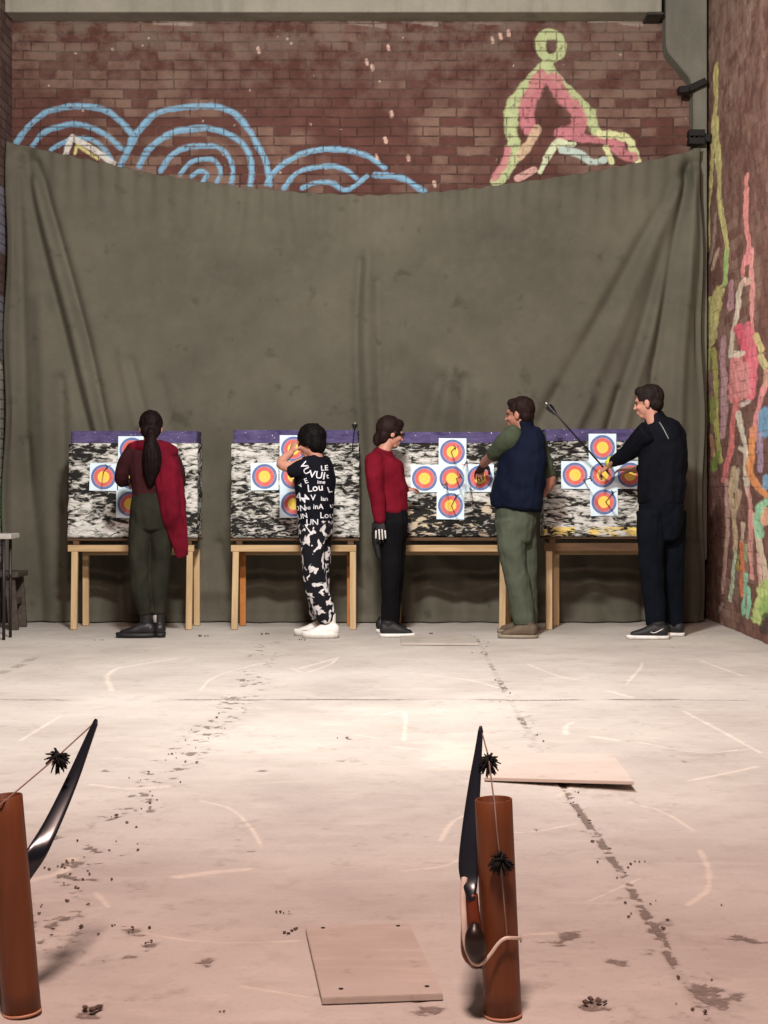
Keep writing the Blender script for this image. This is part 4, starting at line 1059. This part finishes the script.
bm_tube(b, D.pts([(515, 494), (515, 510), (515.5, 524), (516, 540)]), [(.138, .108), (.148, .122), (.146, .118), (.12, .095)], lat=latD, n=3, cap=.3)
bm_tube(b, D.pts([(509, 520, -.03), (512, 550, -.04), (518, 585, -.05), (523, 612, -.06), (524, 624, -.06)]), [.10, .092, .083, .080, .072], n=4, cap=.15)
bm_tube(b, D.pts([(523, 520, .06), (525, 550, .07), (526, 585, .08), (527, 612, .1), (527, 622, .1)]), [.095, .085, .078, .072, .066], n=4, cap=.15)
skinned('trousers', b, sage, e, .006, 2, .010, (12, 12, 9), 41)
brsh = plain('brown_shoe', (92, 78, 62), .7, var=.2)
shoe(e, G(537.5, 638), (-1, .08), .27, brsh, grey_rub, .08, .048, 'shoe', .022, .03)
shoe(e, G(534, 633.5), (-1, .35), .265, brsh, grey_rub, .08, .048, 'shoe', .022, .03)
tag(e, 'person in navy vest over a grey-green shirt and sage trousers, reaching left to a target', 'person')

# ---- E: black jacket, facing left at the rightmost butt
E_ = Fig(10.58, 660); e = E_.e
BH = basis((-1, .40, 0), .10); hc = E_.p(648.5, 402.5, 0)
latE = Vector((.85, -.5, 0)).normalized()
b = bmesh.new(); head(b, hc, .96, BH)
bm_tube(b, E_.pts([(655, 418), (660, 432), (662, 460), (661, 490), (661, 510)]), [(.048, .048), (.09, .05), (.10, .06), (.09, .065), (.085, .065)], lat=latE, n=3)
bm_tube(b, E_.pts([(652, 516, -.04), (652, 565, -.05), (655, 629, -.06)]), [.055, .05, .036], n=3)
bm_tube(b, E_.pts([(671, 516, .06), (672, 565, .07), (674.5, 627, .1)]), [.055, .05, .036], n=3)
bm_tube(b, E_.pts([(648, 433, -.03), (629, 452, .08), (610, 464, .32)]), [.04, .04, .028], n=3)
hand(b, E_.p(610, 464.5, .33), (-.65, .5, -.55), (.45, .2, -.85), 1, 1.0, .75)
bm_tube(b, E_.pts([(676, 434, .1), (660, 460, .28), (634, 470, .42)]), [.04, .04, .028], n=3)
hand(b, E_.p(634, 470, .43), (-.9, .4, .1), (0, .3, -1), -1, .98, .5)
skinned('body', b, skin, e, .0055, 2)
eyes(hc, .96, BH, e)
b = bmesh.new(); f, l, u = BH
bm_ell(b, hc + f * -.018 + u * .040, (.098, .083, .088), BH); bm_ell(b, hc + f * -.055 + u * -.012, (.048, .073, .062), BH); bm_ell(b, hc + f * .038 + u * .08, (.052, .06, .036), BH)
skinned('hair', b, cloth_mat('cropped_brown_hair', (34, 28, 26), .35, 30, .7, .6, 160), e, .006, 2, .005, (44, 44, 20))
bj = cloth_mat('black_jacket', (13, 15, 21), .3, 7, .8)
b = bmesh.new()
bm_tube(b, E_.pts([(654, 414), (656, 421), (660, 431), (663, 450), (662, 475), (661, 495), (661, 502)]), [(.062, .062), (.085, .075), (.160, .108), (.178, .122), (.172, .122), (.172, .122), (.168, .118)], lat=latE, n=4, cap=.25)
bm_tube(b, E_.pts([(649, 431, -.06), (640, 440, 0), (629, 452, .09), (614, 462, .29)]), [.080, .074, .062, .042], n=4, cap=.15)
bm_tube(b, E_.pts([(676, 434, .08), (668, 455, .24), (640, 470, .38)]), [.078, .066, .046], n=4, cap=.15)
jk = skinned('jacket', b, bj, e, .006, 2, .009, (10, 10, 11), 51)
b = bmesh.new()
bpy.context.view_layer.update()
bv2 = BVHTree.FromPolygons([v.co for v in jk.data.vertices], [tuple(p.vertices) for p in jk.data.polygons])
seg_ = []
for k in np.linspace(0, 1, 7):
    o0 = P(664.5 + 8 * k, 421 + 17 * k, 10.3); h = bv2.ray_cast(Vector((o0.x, 9.7, o0.z)), Vector((0, 1, 0)))
    if h[0] is not None: seg_.append(h[0])
bm_tube(b, seg_, [.004] * len(seg_), n=1, seg=6)
tag(from_bm('reflective_piping', b, plain('grey_piping', (120, 124, 124), .4), jk, True), 'grey piping on the back of the shoulder')
b = bmesh.new(); q = E_.pts([(612, 460.5, .30), (609.5, 464.5, .335)])
bm_tube(b, q, [.038, .036], n=1, seg=14, cap=.1)
tag(from_bm('wristband', b, plain('yellow_green_band', (190, 200, 60), .6), e, True), 'yellow-green wristband')
btr = cloth_mat('black_navy_trousers', (13, 17, 24), .3, 6)
b = bmesh.new()
bm_tube(b, E_.pts([(661, 490), (661, 506), (661, 520), (661, 538)]), [(.148, .105), (.160, .120), (.160, .118), (.135, .09)], lat=latE, n=3, cap=.3)
bm_tube(b, E_.pts([(651, 512, -.04), (651, 550, -.05), (653, 585, -.05), (655, 612, -.06), (655, 625, -.06)]), [.105, .090, .078, .070, .064], n=4, cap=.15)
bm_tube(b, E_.pts([(671, 512, .06), (672, 550, .07), (673, 585, .08), (674, 610, .1), (674.5, 627, .1)]), [.105, .090, .078, .072, .068], n=4, cap=.15)
skinned('trousers', b, btr, e, .006, 2, .009, (12, 12, 8), 57)
shoe(e, G(669, 639), (-1, .10), .285, bsh, white_rub, .08, .048, 'shoe', .024, .03)
sw_ = [P(650, 631.5, 10.44), P(653, 632.4, 10.44), P(657, 631, 10.44), P(662, 628.4, 10.44)]
near = bpy.data.objects[[o.name for o in e.children if o.name.startswith('shoe')][-1]]
bpy.context.view_layer.update()
bv3 = BVHTree.FromPolygons([near.matrix_world @ v.co for v in near.data.vertices], [tuple(p.vertices) for p in near.data.polygons])
hit_ = []
for q in catmull(sw_, 4):
    h = bv3.ray_cast(Vector((q[0], 10.0, q[2])), Vector((0, 1, 0)))
    if h[0] is not None: hit_.append(h[0] + Vector((0, -.001, 0)))
if len(hit_) > 3:
    b = bmesh.new(); bm_tube(b, hit_, [.003] * (len(hit_) - 2) + [.0025, .002], n=1, seg=6)
    tag(from_bm('shoe_mark', b, white_rub, near, True), 'white curved mark on the side of the shoe')
shoe(e, H(684.5, 10.63), (-.9, .35), .275, bsh, white_rub, .08, .048, 'shoe', .024, .03)
tag(e, 'person in black jacket and trousers holding an arrow at the rightmost foam butt', 'person')

# ================================================================== FOREGROUND: TUBES AND BOWS
t = NT('orange_brown_tube'); v = t.coord((30, 30, 2)); n = t.noise(v, 1.0, 4, .6); n2 = t.noise(t.coord(), 6, 4)
c = t.ramp(n, [(0.3, lin((90, 48, 24))), (0.7, lin((112, 62, 32)))]); c = t.mix(t.ramp(n2, [(.55, (0, 0, 0)), (.8, (.4,) * 3)]), c, lin((70, 34, 20)))
t.color(c); t.rough(0.5, .4); tube_m = t.m
t_in = plain('tube_inside', (110, 62, 36), .8)
def tube(bot, top, r, label):
    bot, top = Vector(bot), Vector(top)
    e = empty('bow_tube', bot)
    d = (top - bot).normalized(); x = d.orthogonal().normalized(); y_ = d.cross(x)
    bm = bmesh.new(); seg = 40
    def ringv(c, rr): return [bm.verts.new(c + (x * math.cos(2 * math.pi * k / seg) + y_ * math.sin(2 * math.pi * k / seg)) * rr) for k in range(seg)]
    ri = r - .005
    loops = [ringv(bot, r)] + [ringv(bot.lerp(top, k / 8), r) for k in range(1, 8)] + [ringv(top - d * .001, r), ringv(top, r - .001), ringv(top, ri + .001), ringv(top - d * .001, ri), ringv(bot + d * .02, ri)]
    for a, b_ in zip(loops, loops[1:]):
        for k in range(seg): bm.faces.new((a[k], a[(k + 1) % seg], b_[(k + 1) % seg], b_[k]))
    bm.faces.new(loops[-1]); bm.faces.new(list(reversed(loops[0])))
    from_bm('tube_wall', bm, tube_m, e, True)
    bm = bmesh.new(); L = [ringv(bot + d * k, r + .0012) for k in (.001, .006)]
    L += [ringv(bot + d * .006, r - .001), ringv(bot + d * .001, r - .001)]
    for a, b_ in zip(L, L[1:] + L[:1]):
        for k in range(seg): bm.faces.new((a[k], a[(k + 1) % seg], b_[(k + 1) % seg], b_[k]))
    tag(from_bm('bottom_rim', bm, plain('pale_rim', (190, 140, 112), .6), e, True), 'paler rim at the foot')
    tag(e, label, 'tube', 'brown tubes holding the bows')
YT = 3.0
bt = G(503, 1015.5); tp = P(493.5, 799, bt.y + .0)
tube(bt, tp, .0365, 'upright orange-brown tube at right with a bow hooked on its left side')
bt2 = G(22.5, 1013); tp2 = P(3.5, 796, bt2.y)
tube(bt2, tp2, .0365, 'upright orange-brown tube at the left edge with a bow behind it')

limb_m = NT('black_limb'); limb_m.color(lin((22, 25, 32))); limb_m.rough(.24, .5); limb_m = limb_m.m
wood_r = wood_mat('red_riser_wood', (78, 34, 22), (120, 58, 36), 'z', .3)
pale_lam = plain('pale_lamination', (206, 190, 176), .4)
grip_m = plain('dark_grip', (32, 20, 18), .35)
string_m = plain('bowstring', (130, 108, 98), .6, var=.1); pom_m = plain('black_fur', (14, 14, 16), .9)
def flat_limb(path, widths, thick, wdir, name, parent, mat=limb_m):
    bm = bmesh.new(); bm_tube(bm, path, [(w / 2, thick) for w in widths], lat=wdir, seg=16, n=6, cap=.5, power=3.0)
    return from_bm(name, bm, mat, parent, True)
def pompom(c, r, parent, seed):
    rr = random.Random(seed); bm = bmesh.new()
    bm_ell(bm, c, (r * .42,) * 3, None, 10, 8)
    for i in range(90):
        d = Vector((rr.gauss(0, 1), rr.gauss(0, 1), rr.gauss(0, 1))).normalized()
        L = r * rr.uniform(.75, 1.1); dr = Vector((0, 0, -.25 * r))
        bm_tube(bm, [c + d * r * .2, c + d * L * .65 + dr * .2, c + d * L + dr], [.0022, .0020, .0012], n=1, seg=5, cap=0)
    return from_bm('string_silencer', bm, pom_m, parent, True)
# right bow
ob_ = empty('recurve_bow', G(500, 985)); e = ob_
yb = bt.y
up = [P(480.5, 731, yb + .34), P(478.5, 750, yb + .29), P(474.5, 785, yb + .20), P(470, 830, yb + .10), P(468.5, 865, yb + .02), P(470, 884, yb - .02), P(472, 900, yb - .04)]
wd = Vector((1, -.25, 0))
lm = flat_limb(up, [.011, .016, .026, .034, .040, .030, .014], .0045, wd, 'upper_limb', e)
flat_limb([P(480.8, 727.5, yb + .352), P(480.6, 732, yb + .338)], [.007, .012], .005, wd, 'limb_tip', lm)
bm = bmesh.new()
bm_tube(bm, [P(467, 880, yb + .00), P(466, 900, yb - .01), P(468, 925, yb - .02), P(471, 950, yb - .02), P(476, 960, yb - .01)], [(.006, .014), (.010, .018), (.014, .02), (.020, .02), (.018, .018)], n=5)
bm_tube(bm, [P(473, 895, yb - .03), P(473, 912, yb - .03), P(474, 930, yb - .03)], [(.010, .012), (.013, .016), (.016, .018)], n=5)
rs = skinned('riser', bm, wood_r, e, .0025, 2)
bm = bmesh.new(); bm_tube(bm, [P(464.5, 878, yb - .015), P(463, 900, yb - .03), P(464, 920, yb - .045), P(466, 944, yb - .05), P(472, 962, yb - .05), P(481, 964, yb - .05), P(490, 955, yb - .052), P(498, 944, yb - .052), (P(505, 938.5, yb - .05)), P(513, 938, yb - .042), P(520.5, 938.5, yb - .012), P(521, 941, yb + .03)],
                          [(.006, .004)] * 2 + [(.006, .004)] * 2 + [(.0035, .0022)] * 8, n=5, seg=10)
tag(from_bm('lamination_strip', bm, pale_lam, rs, True), 'pale curved strip running from the riser round the tube')
bm = bmesh.new(); bm_tube(bm, [P(474.5, 925, yb - .050), P(474.5, 936, yb - .060), P(476, 948, yb - .058), P(477, 958, yb - .045)], [(.010, .012), (.019, .016), (.021, .016), (.014, .012)], n=5)
tag(skinned('grip', bm, grip_m, rs, .003, 2), 'glossy dark brown rounded grip')
low = [P(476, 955, yb - .0), P(479, 966, yb + .06), P(490, 962, yb + .14), P(502, 940, yb + .30), P(503, 918, yb + .5)]
low[3].z = max(low[3].z, .03); low[4].z = .035
flat_limb(low, [.018, .034, .036, .028, .014], .0045, Vector((1, .2, 0)), 'lower_limb', e)
sp_ = [P(481, 729, yb + .345), P(488.5, 757, yb + .25), P(493, 793, yb + .06), P(494.5, 802, yb - .042), P(497, 832, yb - .044), P(500.5, 862, yb - .044), P(503.5, 895, yb - .044), P(507, 938, yb - .046)]
bm = bmesh.new(); bm_tube(bm, sp_, [.0016] * len(sp_), n=1, seg=6); from_bm('bowstring', bm, string_m, e, True)
pompom(P(488.5, 762, yb + .235), .026, e, 3); pompom(P(500.5, 861, yb - .050), .0255, e, 5)
tag(e, 'black recurve bow with two fur silencers hooked on the right tube', 'bow', 'recurve bows on the tubes')
# left bow
e = empty('recurve_bow', G(10, 985)); yb = bt2.y
up = [P(95, 724, yb + .34), P(88, 741, yb + .29), P(73, 778, yb + .20), P(54, 820, yb + .12), P(37, 852, yb + .07), P(20, 880, yb + .055), P(10, 900, yb + .06)]
wd = Vector((1, .5, .35))
lm = flat_limb(up, [.013, .018, .027, .034, .040, .038, .030], .0045, wd, 'upper_limb', e)
flat_limb([P(96, 720.5, yb + .352), P(94.6, 725, yb + .338)], [.008, .013], .005, wd, 'limb_tip', lm)
bm = bmesh.new(); bm_tube(bm, [P(14, 892, yb + .062), P(4, 915, yb + .07), P(-2, 945, yb + .07), P(0, 970, yb + .07)], [(.012, .016), (.016, .02), (.018, .02), (.014, .016)], n=5)
skinned('riser', bm, wood_r, e, .003, 2)
lowp = [P(0, 962, yb + .07), P(4, 968, yb + .12), P(10, 955, yb + .25), P(12, 930, yb + .45)]; lowp[3].z = .035
flat_limb(lowp, [.02, .034, .03, .014], .0045, Vector((1, .2, 0)), 'lower_limb', e)
sp_ = [P(93, 724, yb + .345), P(57, 757, yb + .16), P(12, 795, yb - .02), P(2, 803, yb - .042), P(-22, 824, yb - .03), P(-60, 900, yb + .03)]
sp_[-1] = P(-30, 890, yb + .02)
bm = bmesh.new(); bm_tube(bm, sp_, [.0016] * len(sp_), n=1, seg=6); from_bm('bowstring', bm, string_m, e, True)
pompom(P(57.5, 758, yb + .16), .027, e, 9)
tag(e, 'black recurve bow with one fur silencer showing, leaning behind the left edge tube', 'bow', 'recurve bows on the tubes')

# ---------------------------------------------------------------- boards on the floor
def board(cs, th, label, mat, spots, rise=None):
    """cs = four px corners of the top (back left, back right, front right, front left)"""
    e = empty('floor_board', (0, 0, 0))
    tops = [G(px, py, z) for (px, py), z in zip(cs, rise or [th] * 4)]
    c = sum(tops, Vector()) / 4; e.location = (c.x, c.y, 0); bpy.context.view_layer.update()
    bm = bmesh.new(); T = [bm.verts.new(p) for p in tops]; Bm = [bm.verts.new(p - Vector((0, 0, th - .0005))) for p in tops]
    bm.faces.new(T); bm.faces.new(list(reversed(Bm)))
    for i in range(4): bm.faces.new((T[i], Bm[i], Bm[(i + 1) % 4], T[(i + 1) % 4]))
    bmesh.ops.bevel(bm, geom=list(bm.edges), offset=.0015, segments=2, affect='EDGES')
    from_bm('panel', bm, mat, e)
    for px, py in spots:
        g = G(px, py, th); bm = bmesh.new(); bm_tube(bm, [g + Vector((0, 0, -.004)), g + Vector((0, 0, .0012))], [.005, .005], n=1, seg=12, cap=0)
        from_bm('screw_head', bm, iron, e, True)
    tag(e, label, 'board', 'boards lying on the floor')
def ply(name, a, b):
    t = NT(name); v = t.coord(); n = t.noise(v, 3, 5, .65); st = t.noise(t.coord((4, 30, 1)), 1, 4); s2 = t.noise(v, 14, 3)
    c = t.ramp(n, [(.3, lin(a)), (.7, lin(b))]); c = t.mix(t.ramp(st, [(.5, (0, 0, 0)), (.8, (.25,) * 3)]), c, lin((230, 214, 196))); c = t.mix(t.ramp(s2, [(.62, (0, 0, 0)), (.8, (.5,) * 3)]), c, lin((130, 108, 92)))
    t.color(c); t.rough(.8, .25); return t.m
board([(305.5, 927), (409, 923), (443, 993.5), (322, 998)], .014, 'square pinkish board with dark screw heads, lying near the right tube', ply('dusty_board', (170, 158, 149), (186, 176, 166)), [(323, 928), (398, 926), (341, 989), (427, 986.5)])
board([(489, 751), (613, 754), (634, 781.5), (484, 777.5)], .012, 'wide pale board lying across the floor crack behind the right bow', ply('pale_board', (190, 178, 168), (206, 194, 184)), [], rise=[.013, .018, .034, .013])
bm = bmesh.new(); sl = [G(398, 641, .012), G(474, 638.5, .012), G(481, 643, .012), G(402, 643.6, .012)]
sl = [G(400, 634, .014), G(472, 634, .014), G(479, 643.5, .014), G(401, 643, .014)]
T = [bm.verts.new(p) for p in sl]; Bm = [bm.verts.new(p - Vector((0, 0, .0138))) for p in sl]
bm.faces.new(T); bm.faces.new(list(reversed(Bm)))
for i in range(4): bm.faces.new((T[i], Bm[i], Bm[(i + 1) % 4], T[(i + 1) % 4]))
bmesh.ops.bevel(bm, geom=list(bm.edges), offset=.002, segments=1, affect='EDGES')
tag(from_bm('floor_sheet', bm, concrete_mat('grey_sheet', (168, 160, 150), (190, 183, 173))), 'thin grey sheet lying flat on the floor between crimson jacket and navy vest', 'sheet')

# ---------------------------------------------------------------- crumbs on the floor (nobody could count them)
bm = bmesh.new(); rr = random.Random(21)
def crumb(x, y_, r):
    m = Matrix.Translation((x, y_, r * .35)) @ Matrix.Rotation(rr.uniform(0, 6), 4, 'Z') @ Matrix.Diagonal((r * rr.uniform(.7, 1.5), r * rr.uniform(.6, 1), r * rr.uniform(.45, .8), 1))
    res = bmesh.ops.create_icosphere(bm, subdivisions=1, radius=1.0, matrix=m)
    for v_ in res['verts']: v_.co += Vector((rr.uniform(-.2, .2), rr.uniform(-.2, .2), rr.uniform(-.1, .2))) * r
def along(poly, n, spread, r0, r1):
    for i in range(n):
        k = rr.randrange(len(poly) - 1); f_ = rr.random(); a, b_ = poly[k], poly[k + 1]
        crumb(a[0] + (b_[0] - a[0]) * f_ + rr.gauss(0, spread), a[1] + (b_[1] - a[1]) * f_ + rr.gauss(0, spread), rr.uniform(r0, r1))
along(left_crack[3:], 60, .06, .002, .0065); along(main_crack, 50, .03, .002, .006)
for px, py, r in [(134, 930, .014), (88, 1008, .016), (285, 913, .010), (296, 930, .008), (289, 934, .009), (150, 942, .007), (72, 862, .011), (60, 868, .008), (78, 880, .009), (590, 1003, .016), (640, 862, .006), (538, 830, .005), (720, 905, .004), (343, 738, .010), (222, 1011, .006), (110, 925, .006), (205, 622.5 + 14, .02), (100, 640, .012), (300, 640, .018), (264, 634, .02), (430, 634, .016)]:
    for k in range(4):
        g = G(px, py); crumb(g.x + rr.gauss(0, r * 1.2), g.y + rr.gauss(0, r * 1.2), r * rr.uniform(.25, .6))
tag(from_bm('debris', bm, plain('dark_crumbs', (98, 80, 70), .9, var=.5, scale=40)), 'dark crumbs and chips of concrete scattered over the floor along the cracks', 'debris', kind='stuff')

# ---------------------------------------------------------------- table and bench at the left edge
zt = P(0, 534, 10.35).z
e = empty('side_table', (-2.75, 10.6, 0))
x1 = P(11, 0, 10.35).x
bm = bmesh.new(); bm_box(bm, (XL + .02, 10.35, zt - .035), (x1, 10.59, zt), bevel=.006); from_bm('table_top', bm, plain('pale_grey_top', (168, 166, 158), .5), e)
leg_m = plain('dark_steel', (46, 40, 42), .5, .3)
for x_ in (P(3, 0, 10.36).x, XL + .05):
    for y_ in (10.38, 10.56):
        bm = bmesh.new(); bm_tube(bm, [(x_, y_, 0), (x_, y_, zt - .034)], [.011, .011], n=1, seg=12, cap=0); from_bm('leg', bm, leg_m, e, True)
bm = bmesh.new(); bm_beam(bm, (P(3, 0, 10.36).x, 10.38, .42), (P(3, 0, 10.36).x, 10.56, .42), .018, .018); from_bm('stretcher', bm, leg_m, e)
tag(e, 'pale grey topped table with thin steel legs at the left edge of the room', 'table')
e = empty('wooden_bench', (-2.7, 11.15, 0))
dw = wood_mat('grey_dark_wood', (52, 46, 40), (86, 78, 70), 'y')
zs = P(0, 571, 11.2).z; xb = P(18, 0, 11.05).x
bm = bmesh.new(); bm_box(bm, (XL + .02, 11.05, zs - .04), (xb, 11.36, zs), bevel=.005); from_bm('seat', bm, dw, e)
for (xa, xb_) in ((P(10, 0, 11.1).x, P(14, 0, 11.1).x), (XL + .08, XL + .06)):
    for y_ in (11.1, 11.35):
        bm = bmesh.new(); bm_beam(bm, (xb_, y_, 0), (xa, y_, zs - .0405), .07, .03, up=Vector((0, 1, 0))); from_bm('leg', bm, dw, e)
bm = bmesh.new(); bm_beam(bm, (P(12, 0, 11.1).x, 11.11, .2), (P(12, 0, 11.1).x, 11.34, .2), .03, .05); from_bm('stretcher', bm, dw, e)
tag(e, 'dark weathered wooden bench standing behind the side table by the curtain', 'bench')

# ================================================================== LIGHT AND CAMERA
def area(name, loc, target, size, power, color, spread=180):
    d = bpy.data.lights.new(name, 'AREA'); d.shape = 'RECTANGLE'; d.size, d.size_y = size; d.energy = power; d.color = color; d.spread = math.radians(spread)
    o = bpy.data.objects.new(name, d); COL.objects.link(o); o.location = loc
    o.rotation_euler = (Vector(target) - Vector(loc)).to_track_quat('-Z', 'Y').to_euler()
    return o
area('flood_lamp', (-.4, 5.6, 4.2), (-.1, 11.7, 1.25), (.4, .25), 360, (1.0, .97, .93))
area('flood_lamp_side', (-.1, 5.6, 4.2), (0.2, 11.7, 1.25), (.3, .2), 90, (1.0, .97, .93))
area('far_floor_fill', (0, 8.8, 5.5), (0, 9.1, 0), (1.6, .5), 42, (1.0, .96, .92), 140)  # added fill from above, brightens the far floor without the curtain
area('warm_lamp', (-.2, 1.1, 4.8), (0, 4.9, 0), (.6, .6), 350, (1.0, .70, .63))
w = bpy.data.worlds.new('dim_room'); scene.world = w; w.use_nodes = True
w.node_tree.nodes['Background'].inputs[0].default_value = (.62, .60, .60, 1); w.node_tree.nodes['Background'].inputs[1].default_value = .035

cam = bpy.data.cameras.new('camera'); co = bpy.data.objects.new('camera', cam); COL.objects.link(co)
co.location = (0, 0, EYE); co.rotation_euler = (math.radians(90), 0, 0)
cam.sensor_fit = 'AUTO'; cam.sensor_width = 36.0; cam.lens = F / 1024 * 36
cam.shift_x = (384 - CX) / 1024; cam.shift_y = (CY - 512) / 1024
cam.clip_start = .05; cam.clip_end = 100
scene.camera = co
vs_ = scene.view_settings; scene.display_settings.display_device = 'sRGB'
vs_.view_transform = 'Standard'; vs_.look = 'None'; vs_.gamma = 1.0; vs_.use_curve_mapping = False; vs_.exposure = 0.0
